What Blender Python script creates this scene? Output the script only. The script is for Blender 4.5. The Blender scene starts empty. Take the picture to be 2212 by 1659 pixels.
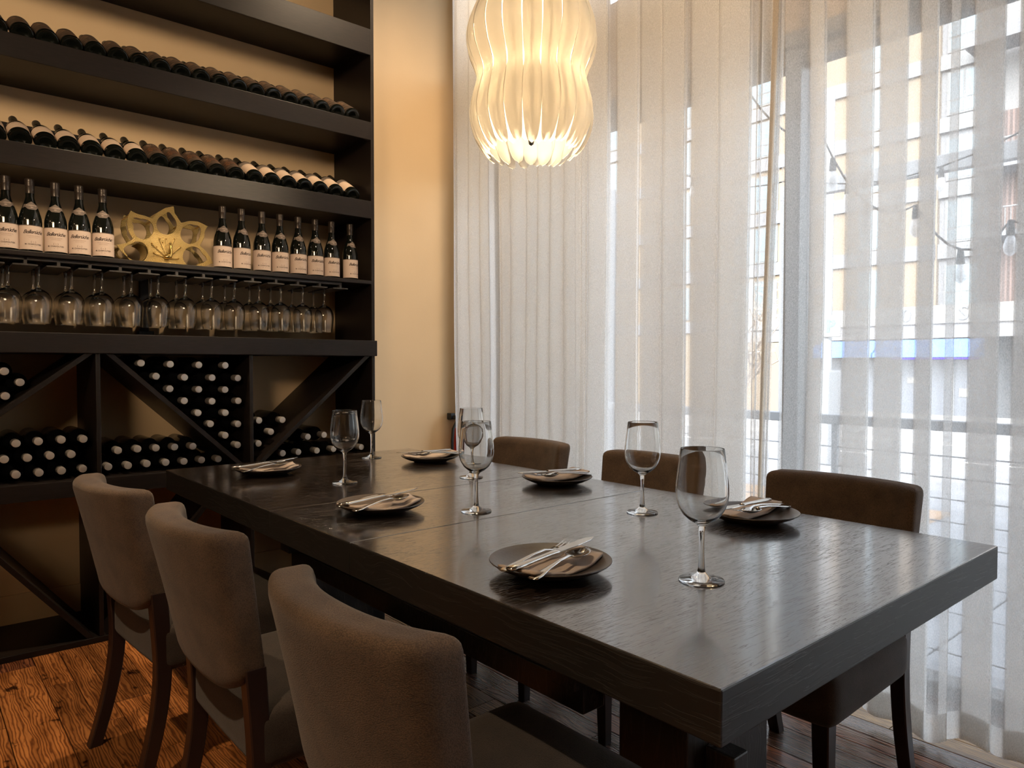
import bpy, bmesh, math, random
from mathutils import Vector, Matrix
random.seed(7)
C = bpy.context.scene.collection
PI = math.pi
S = bpy.context.scene

# ------------------------------------------------------------------ camera
cam_d = bpy.data.cameras.new('camera'); cam = bpy.data.objects.new('camera', cam_d); C.objects.link(cam)
cam_d.sensor_width = 36.0; cam_d.lens = 25.1125; cam_d.clip_start = 0.05; cam_d.clip_end = 400
_r = Vector((0.7587844, -0.6513411, 0.000978)); _u = Vector((0.0171568, 0.0214879, 0.9996219)); _f = Vector((0.6511158, 0.7584807, -0.0274796))
cam.matrix_world = Matrix(((_r.x, _u.x, -_f.x, 0), (_r.y, _u.y, -_f.y, 0), (_r.z, _u.z, -_f.z, 1.16), (0, 0, 0, 1)))
S.camera = cam
S.view_settings.view_transform = 'Standard'; S.view_settings.look = 'None'
S.view_settings.exposure = 0.0; S.view_settings.gamma = 1.0; S.view_settings.use_curve_mapping = False
S.cycles.use_denoising = True
S.cycles.max_bounces = 10; S.cycles.diffuse_bounces = 4; S.cycles.glossy_bounces = 4
S.cycles.transmission_bounces = 10; S.cycles.transparent_max_bounces = 20
S.cycles.caustics_reflective = False; S.cycles.caustics_refractive = False
S.cycles.sample_clamp_indirect = 4.0

# ------------------------------------------------------------------ world, sun, window portals, lamps
W = bpy.data.worlds.new('sky'); S.world = W; W.use_nodes = True
nt = W.node_tree; nt.nodes.clear()
sky = nt.nodes.new('ShaderNodeTexSky'); sky.sky_type = 'NISHITA'; sky.sun_disc = False
sky.sun_elevation = math.radians(38); sky.sun_rotation = math.radians(250); sky.air_density = 1.0; sky.dust_density = 3.0
hsv = nt.nodes.new('ShaderNodeHueSaturation'); hsv.inputs['Saturation'].default_value = 0.42
bg = nt.nodes.new('ShaderNodeBackground'); bg.inputs['Strength'].default_value = 2.15
wo = nt.nodes.new('ShaderNodeOutputWorld')
nt.links.new(sky.outputs[0], hsv.inputs['Color']); nt.links.new(hsv.outputs[0], bg.inputs[0]); nt.links.new(bg.outputs[0], wo.inputs[0])

def lamp(name, kind, loc, energy, col, target=None, **kw):
    d = bpy.data.lights.new(name, kind); d.energy = energy; d.color = col
    for k, v in kw.items(): setattr(d, k, v)
    o = bpy.data.objects.new(name, d); C.objects.link(o); o.location = loc
    if target is not None:
        o.rotation_euler = (Vector(target) - Vector(loc)).to_track_quat('-Z', 'Y').to_euler()
    return o
# low winter sun from behind this building onto the facades across the street
lamp('sun', 'SUN', (-30, -20, 40), 0.12, (1.0, 0.93, 0.82), target=(38, 12, 0), angle=0.02)
# portals guide the sky light through the window openings
for y0, y1, z0, z1 in ((-3.4, 3.7, 0.05, 2.47), (-3.4, 3.7, 2.99, 3.85)):
    o = lamp('window_portal', 'AREA', (2.86, (y0+y1)/2, (z0+z1)/2), 1.0, (1, 1, 1), target=(1.0, (y0+y1)/2, (z0+z1)/2), shape='RECTANGLE')
    o.data.size = y1-y0; o.data.size_y = z1-z0
    o.rotation_euler = (PI/2, 0, PI/2)
    o.data.cycles.is_portal = True

WARM = (1.0, 0.75, 0.49)
SPOTS = [((0.75, 2.62, 3.62), (0.62, 2.75, 0), 225, 50), ((-0.95, 0.55, 3.62), (0.25, 1.1, 0.8), 230, 55), ((1.93, 2.55, 3.62), (2.3, 3.77, 1.1), 138, 120), ((-2.7, -1.0, 2.95), (-0.2, 3.77, 2.75), 400, 50), ((-2.0, -1.5, 2.95), (1.1, 3.77, 2.65), 520, 46), ((2.12, 0.78, 2.68), (1.02, 3.36, 1.80), 150, 24), ((1.15, 1.0, 3.62), (2.35, 1.75, 2.6), 300, 85)]
GLOBES = [((-3.3, 1.5, 3.25), 'globe pendant near the left wall, toward the wine shelving'), ((-3.3, -0.4, 3.25), 'globe pendant near the left wall, level with the camera'), ((-3.0, -2.4, 3.25), 'globe pendant near the left wall, at the rear of the room')]
GLOBE_POWER = 48.0

# ------------------------------------------------------------------ helpers
def tag(o, label=None, cat=None, group=None, kind=None):
    if label:
        assert 4 <= len(label.split()) <= 16, label
        o['label'] = label
    if cat: o['category'] = cat
    if group: o['group'] = group
    if kind: o['kind'] = kind
    return o
def empty(name, loc=(0, 0, 0), rot=(0, 0, 0), label=None, cat=None, group=None):
    o = bpy.data.objects.new(name, None); C.objects.link(o); o.location = loc; o.rotation_euler = rot
    o.empty_display_size = 0.05
    return tag(o, label, cat, group)
def link(name, me, m=None, parent=None, smooth=False, angle=None):
    o = bpy.data.objects.new(name, me); C.objects.link(o)
    if m is not None and not me.materials: me.materials.append(m)
    if parent is not None: o.parent = parent
    if smooth:
        me.polygons.foreach_set('use_smooth', [True]*len(me.polygons))
        if angle: me.set_sharp_from_angle(angle=math.radians(angle))
    return o
def bm_mesh(bm, name='m'):
    me = bpy.data.meshes.new(name); bm.normal_update(); bm.to_mesh(me); bm.free(); return me
def add_box(bm, x0, x1, y0, y1, z0, z1, bev=0.0, mat=None):
    vs = [bm.verts.new(p) for p in ((x0,y0,z0),(x1,y0,z0),(x1,y1,z0),(x0,y1,z0),(x0,y0,z1),(x1,y0,z1),(x1,y1,z1),(x0,y1,z1))]
    fs = [bm.faces.new([vs[i] for i in q]) for q in ((3,2,1,0),(4,5,6,7),(0,1,5,4),(1,2,6,5),(2,3,7,6),(3,0,4,7))]
    if bev:
        es = {e for f in fs for e in f.edges}
        bmesh.ops.bevel(bm, geom=list(es), offset=bev, segments=2, affect='EDGES', profile=0.5)
    return vs
def box(name, x0, x1, y0, y1, z0, z1, m, parent=None, bev=0.0):
    bm = bmesh.new(); add_box(bm, x0, x1, y0, y1, z0, z1, bev)
    return link(name, bm_mesh(bm), m, parent)
def lathe_mesh(prof, seg=32, close=False):
    bm = bmesh.new(); rings = []
    for r, z in prof:
        if r < 1e-6: rings.append([bm.verts.new((0, 0, z))])
        else: rings.append([bm.verts.new((r*math.cos(2*PI*i/seg), r*math.sin(2*PI*i/seg), z)) for i in range(seg)])
    for a, b in zip(rings, rings[1:]):
        if len(a) == 1 and len(b) == 1: continue
        for i in range(seg):
            j = (i+1) % seg
            if len(a) == 1: bm.faces.new((a[0], b[j], b[i]))
            elif len(b) == 1: bm.faces.new((a[i], a[j], b[0]))
            else: bm.faces.new((a[i], a[j], b[j], b[i]))
    bmesh.ops.recalc_face_normals(bm, faces=bm.faces)
    return bm_mesh(bm)
def lathe(name, prof, m, parent=None, seg=32, angle=40):
    return link(name, lathe_mesh(prof, seg), m, parent, True, angle)
def tube_mesh(pts, rad, seg=8, caps=True):
    """rad: number or list; pts: list of Vectors"""
    bm = bmesh.new(); pts = [Vector(p) for p in pts]; n = len(pts)
    rad = rad if isinstance(rad, (list, tuple)) else [rad]*n
    rings = []; up = None
    for i, p in enumerate(pts):
        t = (pts[min(i+1, n-1)] - pts[max(i-1, 0)]).normalized()
        if up is None: up = Vector((0, 0, 1)) if abs(t.z) < 0.9 else Vector((1, 0, 0))
        s = t.cross(up).normalized(); up = s.cross(t).normalized()
        rings.append([bm.verts.new(p + (s*math.cos(2*PI*k/seg) + up*math.sin(2*PI*k/seg))*rad[i]) for k in range(seg)])
    for a, b in zip(rings, rings[1:]):
        for k in range(seg): bm.faces.new((a[k], a[(k+1) % seg], b[(k+1) % seg], b[k]))
    if caps: bm.faces.new(rings[0][::-1]); bm.faces.new(rings[-1])
    bmesh.ops.recalc_face_normals(bm, faces=bm.faces)
    return bm_mesh(bm)
def tube(name, pts, rad, m, parent=None, seg=8):
    return link(name, tube_mesh(pts, rad, seg), m, parent, True, 50)
def prism_mesh(outline, d0, d1, axis='y', bev=0.0):
    """outline in 2D -> extruded between d0,d1 along axis; 2D is (x,z) for y, (y,z) for x, (x,y) for z"""
    bm = bmesh.new()
    def P(a, b, d): return {'y': (a, d, b), 'x': (d, a, b), 'z': (a, b, d)}[axis]
    v0 = [bm.verts.new(P(a, b, d0)) for a, b in outline]; v1 = [bm.verts.new(P(a, b, d1)) for a, b in outline]
    bm.faces.new(v0); bm.faces.new(v1[::-1]); n = len(outline)
    for i in range(n): bm.faces.new((v0[i], v1[i], v1[(i+1) % n], v0[(i+1) % n]))
    bmesh.ops.recalc_face_normals(bm, faces=bm.faces)
    if bev: bmesh.ops.bevel(bm, geom=list(bm.edges), offset=bev, segments=1, affect='EDGES')
    return bm_mesh(bm)
def rounded_box_mesh(sx, sy, sz, r, n=10, fn=None, nx=None, ny=None, nz=None):
    """box centred at origin with rounded edges, gridded, then deformed by fn(Vector)->Vector"""
    bm = bmesh.new(); cache = {}
    h = (sx/2, sy/2, sz/2); N = (nx or n, ny or n, nz or n)
    def V(i, j, k):
        key = (i, j, k)
        if key in cache: return cache[key]
        p = []
        for a, t in enumerate((i, j, k)):
            L = h[a]; m = N[a]
            # two extra rows inside the rounding at either end
            u = t/m
            p.append(-L + 2*L*(0.5 - 0.5*math.cos(PI*u))*0.45 + 2*L*u*0.55)
        p = Vector(p)
        q = Vector([max(-h[a]+r, min(h[a]-r, p[a])) for a in range(3)])
        d = p-q
        # map cube shell to rounded shell
        if d.length > 1e-9:
            m_ = max(abs(d.x), abs(d.y), abs(d.z)); d = d.normalized()*m_ if m_ < r*0.999 else d.normalized()*r
        v = q+d
        if fn: v = fn(v)
        cache[key] = bm.verts.new(v); return cache[key]
    nx_, ny_, nz_ = N
    def quad(a, b, c, d):
        try: bm.faces.new((V(*a), V(*b), V(*c), V(*d)))
        except ValueError: pass
    for i in range(nx_):
        for j in range(ny_):
            quad((i,j,0),(i,j+1,0),(i+1,j+1,0),(i+1,j,0)); quad((i,j,nz_),(i+1,j,nz_),(i+1,j+1,nz_),(i,j+1,nz_))
    for i in range(nx_):
        for k in range(nz_):
            quad((i,0,k),(i+1,0,k),(i+1,0,k+1),(i,0,k+1)); quad((i,ny_,k),(i,ny_,k+1),(i+1,ny_,k+1),(i+1,ny_,k))
    for j in range(ny_):
        for k in range(nz_):
            quad((0,j,k),(0,j,k+1),(0,j+1,k+1),(0,j+1,k)); quad((nx_,j,k),(nx_,j+1,k),(nx_,j+1,k+1),(nx_,j,k+1))
    bmesh.ops.recalc_face_normals(bm, faces=bm.faces)
    return bm_mesh(bm)
def copy_tree(o, parent=None):
    c = o.copy(); C.objects.link(c)
    if parent is not None: c.parent = parent
    for ch in [x for x in KIDS.get(o.name, [])]:
        copy_tree(ch, c)
    return c
KIDS = {}
def reg(root):
    """remember the child list of a prototype (obj.children is slow on big scenes)"""
    def rec(o):
        KIDS[o.name] = list(o.children)
        for c in o.children: rec(c)
    rec(root); return root
def text_mesh(txt, size, shear=0.0, extrude=0.0, bold=0.0, spacing=1.0):
    cu = bpy.data.curves.new('t', 'FONT'); cu.body = txt; cu.size = size; cu.shear = shear; cu.extrude = extrude
    cu.align_x = 'CENTER'; cu.align_y = 'CENTER'; cu.resolution_u = 2; cu.offset = bold; cu.space_character = spacing
    o = bpy.data.objects.new('t', cu); C.objects.link(o); dg = bpy.context.evaluated_depsgraph_get()
    me = bpy.data.meshes.new_from_object(o.evaluated_get(dg)); bpy.data.objects.remove(o); bpy.data.curves.remove(cu)
    return me
def wrap(me, rad, zc):
    """wrap a flat xy text mesh round a vertical cylinder, facing -Y"""
    for v in me.vertices:
        a = v.co.x/rad; z = v.co.y+zc; v.co = (rad*math.sin(a), -rad*math.cos(a), z)
    return me
def merge_meshes(ms):
    bm = bmesh.new()
    for m in ms: bm.from_mesh(m); bpy.data.meshes.remove(m)
    return bm_mesh(bm)

# ------------------------------------------------------------------ materials
def mat(name, col=(0.5, 0.5, 0.5), rough=0.5, metal=0.0, **kw):
    m = bpy.data.materials.new(name); m.use_nodes = True; b = m.node_tree.nodes['Principled BSDF']
    b.inputs['Base Color'].default_value = (*col, 1); b.inputs['Roughness'].default_value = rough; b.inputs['Metallic'].default_value = metal
    for k, v in kw.items(): b.inputs[k].default_value = v
    return m
def nodes(m): return m.node_tree, m.node_tree.nodes['Principled BSDF']
def tex(m, kind, scale=(1, 1, 1), coord='Object', **kw):
    n, b = nodes(m); tc = n.nodes.new('ShaderNodeTexCoord'); mp = n.nodes.new('ShaderNodeMapping'); mp.inputs['Scale'].default_value = scale
    t = n.nodes.new('ShaderNodeTex'+kind); n.links.new(tc.outputs[coord], mp.inputs[0]); n.links.new(mp.outputs[0], t.inputs['Vector'])
    for k, v in kw.items():
        if k in t.inputs: t.inputs[k].default_value = v
        else: setattr(t, k, v)
    return t, mp
def ramp(m, src, stops):
    n = m.node_tree; r = n.nodes.new('ShaderNodeValToRGB'); n.links.new(src, r.inputs[0])
    e = r.color_ramp.elements
    while len(e) < len(stops): e.new(0.5)
    for i, (p, c) in enumerate(stops): e[i].position = p; e[i].color = (*c, 1) if len(c) == 3 else c
    return r
def bump(m, src, strength=0.3, dist=0.002):
    n, b = nodes(m); bp = n.nodes.new('ShaderNodeBump'); bp.inputs['Strength'].default_value = strength; bp.inputs['Distance'].default_value = dist
    n.links.new(src, bp.inputs['Height']); n.links.new(bp.outputs[0], b.inputs['Normal'])
    if strength < 0: bp.invert = True; bp.inputs['Strength'].default_value = -strength
    return bp
def mixcol(m, fac, a, b_, blend='MIX'):
    n = m.node_tree; x = n.nodes.new('ShaderNodeMix'); x.data_type = 'RGBA'; x.blend_type = blend
    for s, v in ((0, fac), (6, a), (7, b_)):
        if hasattr(v, 'is_output'): n.links.new(v, x.inputs[s])
        else: x.inputs[s].default_value = v if s == 0 else (*v, 1)
    return x.outputs[2]

# painted plaster
M_wall = mat('wall_plaster', (0.60, 0.43, 0.235), 0.85)
t, _ = tex(M_wall, 'Noise', (1.1, 1.1, 1.1), Scale=1.4, Detail=4.0)
r = ramp(M_wall, t.outputs[0], [(0.3, (0.57, 0.415, 0.25)), (0.7, (0.63, 0.465, 0.285))]); M_wall.node_tree.links.new(r.outputs[0], nodes(M_wall)[1].inputs['Base Color'])
t2, _ = tex(M_wall, 'Noise', (1, 1, 1), Scale=90.0, Detail=3.0); bump(M_wall, t2.outputs[0], 0.15, 0.002)
M_dark_ceiling = mat('ceiling_paint', (0.22, 0.17, 0.12), 0.9)
# black-stained shelf wood
M_shelf = mat('black_stained_wood', (0.018, 0.013, 0.011), 0.40); nodes(M_shelf)[1].inputs['Specular IOR Level'].default_value = 0.3
t, _ = tex(M_shelf, 'Noise', (6, 60, 60), Scale=3.0, Detail=5.0)
r = ramp(M_shelf, t.outputs[0], [(0.35, (0.0075, 0.0055, 0.005)), (0.7, (0.013, 0.009, 0.0075))]); M_shelf.node_tree.links.new(r.outputs[0], nodes(M_shelf)[1].inputs['Base Color']); bump(M_shelf, t.outputs[0], 0.12, 0.001)
# espresso oak of the table: pores run across the table (along X)
def oak(name, scale, base, dark, rough):
    m = mat(name, base, rough); n, b = nodes(m); b.inputs['IOR'].default_value = 1.6
    dt, mp = tex(m, 'Noise', (0.55, 2.4, 2.4), Scale=1.5, Detail=2.0)
    tc = mp.inputs[0].links[0].from_node
    mp2 = n.nodes.new('ShaderNodeMapping'); mp2.inputs['Scale'].default_value = scale
    add = n.nodes.new('ShaderNodeVectorMath'); add.operation = 'ADD'
    sc = n.nodes.new('ShaderNodeVectorMath'); sc.operation = 'SCALE'; sc.inputs['Scale'].default_value = 0.12
    n.links.new(dt.outputs['Color'], sc.inputs[0]); n.links.new(tc.outputs['Object'], add.inputs[0]); n.links.new(sc.outputs[0], add.inputs[1]); n.links.new(add.outputs[0], mp2.inputs[0])
    no = n.nodes.new('ShaderNodeTexNoise'); no.inputs['Scale'].default_value = 1.0; no.inputs['Detail'].default_value = 3.0; n.links.new(mp2.outputs[0], no.inputs['Vector'])
    # groups of pores
    gr = n.nodes.new('ShaderNodeTexNoise'); gr.inputs['Scale'].default_value = 7.0; gr.inputs['Detail'].default_value = 2.0; n.links.new(add.outputs[0], gr.inputs['Vector'])
    mul = n.nodes.new('ShaderNodeMath'); mul.operation = 'MULTIPLY_ADD'; mul.inputs[1].default_value = 0.35; n.links.new(gr.outputs[0], mul.inputs[0]); n.links.new(no.outputs[0], mul.inputs[2])
    pr = ramp(m, mul.outputs[0], [(0.735, (0, 0, 0)), (0.77, (1, 1, 1))])
    n.links.new(mixcol(m, pr.outputs[0], dark, base), b.inputs['Base Color']); bp = bump(m, pr.outputs[0], -0.4, 0.001); n.links.new(bp.outputs[0], b.inputs['Coat Normal'])
    return m
M_table = oak('espresso_oak', (15, 400, 400), (0.034, 0.021, 0.0150), (0.013, 0.009, 0.0075), 0.22)
for k_, v_ in (('Coat Weight', 1.0), ('Coat Roughness', 0.13), ('Coat IOR', 1.62)): nodes(M_table)[1].inputs[k_].default_value = v_
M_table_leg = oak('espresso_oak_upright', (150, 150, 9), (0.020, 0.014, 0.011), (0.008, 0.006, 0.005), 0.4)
M_table_edge = oak('espresso_oak_edge', (11, 11, 190), (0.012, 0.0105, 0.0095), (0.007, 0.006, 0.005), 0.5)  # same finish as the top; shade on the sides is put into the colour
M_chair_leg = mat('chair_leg_wood', (0.020, 0.010, 0.008), 0.35)
# woven upholstery
M_fab = mat('woven_upholstery', (0.12, 0.08, 0.055), 0.92)
n, b = nodes(M_fab); b.inputs['Sheen Weight'].default_value = 0.12; b.inputs['Sheen Roughness'].default_value = 0.5
ta, _ = tex(M_fab, 'Voronoi', (1, 1, 1.5), Scale=420.0)
tb, _ = tex(M_fab, 'Noise', (1, 1, 1), Scale=16.0, Detail=6.0)
rb = ramp(M_fab, tb.outputs[0], [(0.35, (0.082, 0.049, 0.028)), (0.65, (0.126, 0.078, 0.046))])
ra = ramp(M_fab, ta.outputs['Distance'], [(0.0, (1.15, 1.15, 1.15)), (0.75, (0.5, 0.5, 0.5))])
n.links.new(mixcol(M_fab, 1.0, rb.outputs[0], ra.outputs[0], 'MULTIPLY'), b.inputs['Base Color']); bump(M_fab, ta.outputs['Distance'], -0.45, 0.001)
M_fab_seat = M_fab.copy(); M_fab_seat.name = 'woven_upholstery_shaded'  # darker copy of the back fabric; shade on the seats is put into colour
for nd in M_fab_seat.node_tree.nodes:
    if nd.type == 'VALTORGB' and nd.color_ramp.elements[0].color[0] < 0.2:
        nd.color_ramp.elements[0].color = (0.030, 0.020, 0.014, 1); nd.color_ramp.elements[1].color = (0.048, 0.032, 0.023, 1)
# sheer fabric
def sheer(name, col, opac):
    m = bpy.data.materials.new(name); m.use_nodes = True; n = m.node_tree; n.nodes.clear()
    out = n.nodes.new('ShaderNodeOutputMaterial'); tr = n.nodes.new('ShaderNodeBsdfTransparent')
    df = n.nodes.new('ShaderNodeBsdfDiffuse'); tl = n.nodes.new('ShaderNodeBsdfTranslucent'); mx = n.nodes.new('ShaderNodeMixShader'); m2 = n.nodes.new('ShaderNodeMixShader')
    df.inputs[0].default_value = (*col, 1); tl.inputs[0].default_value = (*col, 1); mx.inputs[0].default_value = 0.76
    n.links.new(df.outputs[0], mx.inputs[1]); n.links.new(tl.outputs[0], mx.inputs[2])
    lw = n.nodes.new('ShaderNodeLayerWeight'); lw.inputs[0].default_value = 0.5
    pw = n.nodes.new('ShaderNodeMath'); pw.operation = 'POWER'; pw.inputs[1].default_value = 2.0; n.links.new(lw.outputs['Facing'], pw.inputs[0])
    tc = n.nodes.new('ShaderNodeTexCoord'); mp = n.nodes.new('ShaderNodeMapping'); mp.inputs['Scale'].default_value = (1, 1, 0.45)
    no = n.nodes.new('ShaderNodeTexNoise'); no.inputs['Scale'].default_value = 420.0; no.inputs['Detail'].default_value = 1.0
    n.links.new(tc.outputs['Object'], mp.inputs[0]); n.links.new(mp.outputs[0], no.inputs['Vector'])
    a1 = n.nodes.new('ShaderNodeMath'); a1.operation = 'MULTIPLY_ADD'; a1.inputs[1].default_value = 0.5; a1.inputs[2].default_value = opac-0.25; n.links.new(no.outputs[0], a1.inputs[0])
    a2 = n.nodes.new('ShaderNodeMath'); a2.operation = 'MULTIPLY_ADD'; a2.inputs[1].default_value = 0.30; a2.use_clamp = True
    n.links.new(pw.outputs[0], a2.inputs[0]); n.links.new(a1.outputs[0], a2.inputs[2])
    n.links.new(a2.outputs[0], m2.inputs[0]); n.links.new(tr.outputs[0], m2.inputs[1]); n.links.new(mx.outputs[0], m2.inputs[2]); n.links.new(m2.outputs[0], out.inputs[0])
    return m
M_sheer = sheer('sheer_fabric', (0.95, 0.94, 0.92), 0.45)
M_sheer_dense = sheer('gathered_sheer_fabric', (0.95, 0.94, 0.92), 0.62)
M_sheer_mid = sheer('folded_sheer_fabric', (0.95, 0.94, 0.92), 0.54)
M_sidehem = sheer('stitched_side_hem', (0.70, 0.61, 0.50), 0.85)
M_hem = sheer('sheer_hem', (0.94, 0.93, 0.91), 0.62)
# window glass: thin clear pane
def thin_glass(name, refl=0.08, tint=(0.97, 0.985, 0.98)):
    m = bpy.data.materials.new(name); m.use_nodes = True; n = m.node_tree; n.nodes.clear()
    out = n.nodes.new('ShaderNodeOutputMaterial'); tr = n.nodes.new('ShaderNodeBsdfTransparent'); gl = n.nodes.new('ShaderNodeBsdfGlossy'); mx = n.nodes.new('ShaderNodeMixShader')
    tr.inputs[0].default_value = (*tint, 1); gl.inputs['Roughness'].default_value = 0.02; fr = n.nodes.new('ShaderNodeFresnel'); fr.inputs[0].default_value = 1.3
    n.links.new(fr.outputs[0], mx.inputs[0]); n.links.new(tr.outputs[0], mx.inputs[1]); n.links.new(gl.outputs[0], mx.inputs[2]); n.links.new(mx.outputs[0], out.inputs[0])
    return m
M_pane = thin_glass('window_glass')
M_frame = mat('window_frame_metal', (0.14, 0.145, 0.155), 0.5, 0.2)
M_header = mat('window_header', (0.34, 0.27, 0.20), 0.7)
# drinking glass
def glass(name, col=(1, 1, 1), rough=0.0, ior=1.48):
    m = bpy.data.materials.new(name); m.use_nodes = True; n = m.node_tree; n.nodes.clear()
    out = n.nodes.new('ShaderNodeOutputMaterial'); g = n.nodes.new('ShaderNodeBsdfGlass'); g.inputs['Color'].default_value = (*col, 1)
    g.inputs['Roughness'].default_value = rough; g.inputs['IOR'].default_value = ior; n.links.new(g.outputs[0], out.inputs[0]); return m
M_glass = glass('clear_glass', (0.99, 0.99, 0.985))
M_bottle = mat('dark_bottle_glass', (0.004, 0.005, 0.004), 0.06, 0.0, IOR=1.5)
M_bottle_bin = mat('bin_bottle_glass', (0.004, 0.004, 0.005), 0.16)
M_cap_bronze = mat('bronze_screw_cap', (0.035, 0.025, 0.019), 0.32, 0.4)
M_cap_silver = mat('silver_screw_cap', (0.62, 0.57, 0.52), 0.38, 0.75)
M_capsule = mat('dark_capsule', (0.035, 0.028, 0.018), 0.45)
M_label = mat('cream_paper_label', (0.52, 0.41, 0.34), 0.8)
M_label_w = mat('white_paper_label', (0.58, 0.44, 0.33), 0.8)
M_label_g = mat('grey_label_band', (0.26, 0.21, 0.17), 0.8)
M_neck_label = mat('taupe_neck_label', (0.09, 0.066, 0.052), 0.7)
M_ink = mat('dark_ink', (0.03, 0.018, 0.015), 0.8)
M_ink_soft = mat('grey_ink', (0.30, 0.21, 0.17), 0.8)
M_ink_light = mat('light_ink', (0.55, 0.42, 0.34), 0.7)
M_lbl_dark = mat('dark_art_label', (0.06, 0.04, 0.025), 0.7)
t, _ = tex(M_lbl_dark, 'Noise', (1, 1, 3.0), Scale=16.0, Detail=5.0, Distortion=1.2)
r = ramp(M_lbl_dark, t.outputs[0], [(0.42, (0.028, 0.018, 0.012)), (0.55, (0.085, 0.05, 0.028)), (0.66, (0.16, 0.095, 0.05))]); M_lbl_dark.node_tree.links.new(r.outputs[0], nodes(M_lbl_dark)[1].inputs['Base Color'])
M_lbl_orange = mat('orange_art_label', (0.25, 0.10, 0.03), 0.7)
t, _ = tex(M_lbl_orange, 'Noise', (1, 1, 2.4), Scale=60.0, Detail=5.0, Distortion=1.0)
r = ramp(M_lbl_orange, t.outputs[0], [(0.42, (0.022, 0.013, 0.008)), (0.55, (0.10, 0.038, 0.013)), (0.68, (0.22, 0.095, 0.035))]); M_lbl_orange.node_tree.links.new(r.outputs[0], nodes(M_lbl_orange)[1].inputs['Base Color'])
M_gold = mat('hammered_brass', (0.62, 0.44, 0.14), 0.36, 0.55)
t, _ = tex(M_gold, 'Wave', (1, 1, 1), Scale=110.0, Distortion=7.0, Detail=2.0, rings_direction='SPHERICAL', wave_type='RINGS'); bump(M_gold, t.outputs['Fac'], 0.8, 0.003)
r = ramp(M_gold, t.outputs['Fac'], [(0.2, (0.42, 0.27, 0.08)), (0.7, (0.86, 0.66, 0.28))]); M_gold.node_tree.links.new(r.outputs[0], nodes(M_gold)[1].inputs['Base Color'])
M_gold_plain = mat('polished_brass', (0.60, 0.42, 0.14), 0.2, 1.0)
M_steel = mat('polished_steel', (0.62, 0.60, 0.57), 0.13, 1.0)
M_plate = mat('dark_stoneware', (0.055, 0.042, 0.034), 0.33)
t, _ = tex(M_plate, 'Noise', (1, 1, 1), Scale=160.0, Detail=3.0); bump(M_plate, t.outputs[0], 0.25, 0.001)
M_napkin = mat('tan_linen', (0.42, 0.335, 0.275), 0.9)
t, _ = tex(M_napkin, 'Noise', (1, 1, 1), Scale=700.0, Detail=1.0); bump(M_napkin, t.outputs[0], 0.5, 0.001)
M_black = mat('black_plastic', (0.012, 0.012, 0.012), 0.4)
M_red = mat('red_enamel', (0.42, 0.02, 0.015), 0.3)
M_white = mat('white_paint', (0.75, 0.73, 0.70), 0.6)
M_rail_dark = mat('black_coated_metal', (0.045, 0.042, 0.04), 0.45)
# pendant petals: frosted acrylic
M_petal = bpy.data.materials.new('frosted_acrylic'); M_petal.use_nodes = True; n = M_petal.node_tree; n.nodes.clear()
out = n.nodes.new('ShaderNodeOutputMaterial'); df = n.nodes.new('ShaderNodeBsdfDiffuse'); tl = n.nodes.new('ShaderNodeBsdfTranslucent'); gl = n.nodes.new('ShaderNodeBsdfGlossy'); tr = n.nodes.new('ShaderNodeBsdfTransparent')
m1 = n.nodes.new('ShaderNodeMixShader'); m2 = n.nodes.new('ShaderNodeMixShader'); m3 = n.nodes.new('ShaderNodeMixShader')
df.inputs[0].default_value = (0.92, 0.89, 0.84, 1); tl.inputs[0].default_value = (0.96, 0.93, 0.87, 1); gl.inputs['Roughness'].default_value = 0.35; tr.inputs[0].default_value = (1, 0.9, 0.75, 1)
m1.inputs[0].default_value = 0.80; m2.inputs[0].default_value = 0.04; m3.inputs[0].default_value = 0.05
n.links.new(df.outputs[0], m1.inputs[1]); n.links.new(tl.outputs[0], m1.inputs[2]); n.links.new(m1.outputs[0], m2.inputs[1]); n.links.new(gl.outputs[0], m2.inputs[2])
n.links.new(m2.outputs[0], m3.inputs[1]); n.links.new(tr.outputs[0], m3.inputs[2]); n.links.new(m3.outputs[0], out.inputs[0])
M_petal_in = bpy.data.materials.new('clear_acrylic_face'); M_petal_in.use_nodes = True; n = M_petal_in.node_tree; n.nodes.clear()
out = n.nodes.new('ShaderNodeOutputMaterial'); df = n.nodes.new('ShaderNodeBsdfDiffuse'); tr = n.nodes.new('ShaderNodeBsdfTransparent'); m1 = n.nodes.new('ShaderNodeMixShader')
df.inputs[0].default_value = (0.92, 0.89, 0.84, 1); m1.inputs[0].default_value = 0.95; n.links.new(df.outputs[0], m1.inputs[1]); n.links.new(tr.outputs[0], m1.inputs[2]); n.links.new(m1.outputs[0], out.inputs[0])
def emis(name, col, st):
    m = bpy.data.materials.new(name); m.use_nodes = True; n = m.node_tree; n.nodes.clear()
    o = n.nodes.new('ShaderNodeOutputMaterial'); e = n.nodes.new('ShaderNodeEmission'); e.inputs[0].default_value = (*col, 1); e.inputs[1].default_value = st; n.links.new(e.outputs[0], o.inputs[0]); return m
M_bulb = emis('lit_bulb', (1.0, 0.76, 0.46), 80.0)
M_lens = emis('lit_spot_lens', (1.0, 0.70, 0.40), 6.0)
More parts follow.
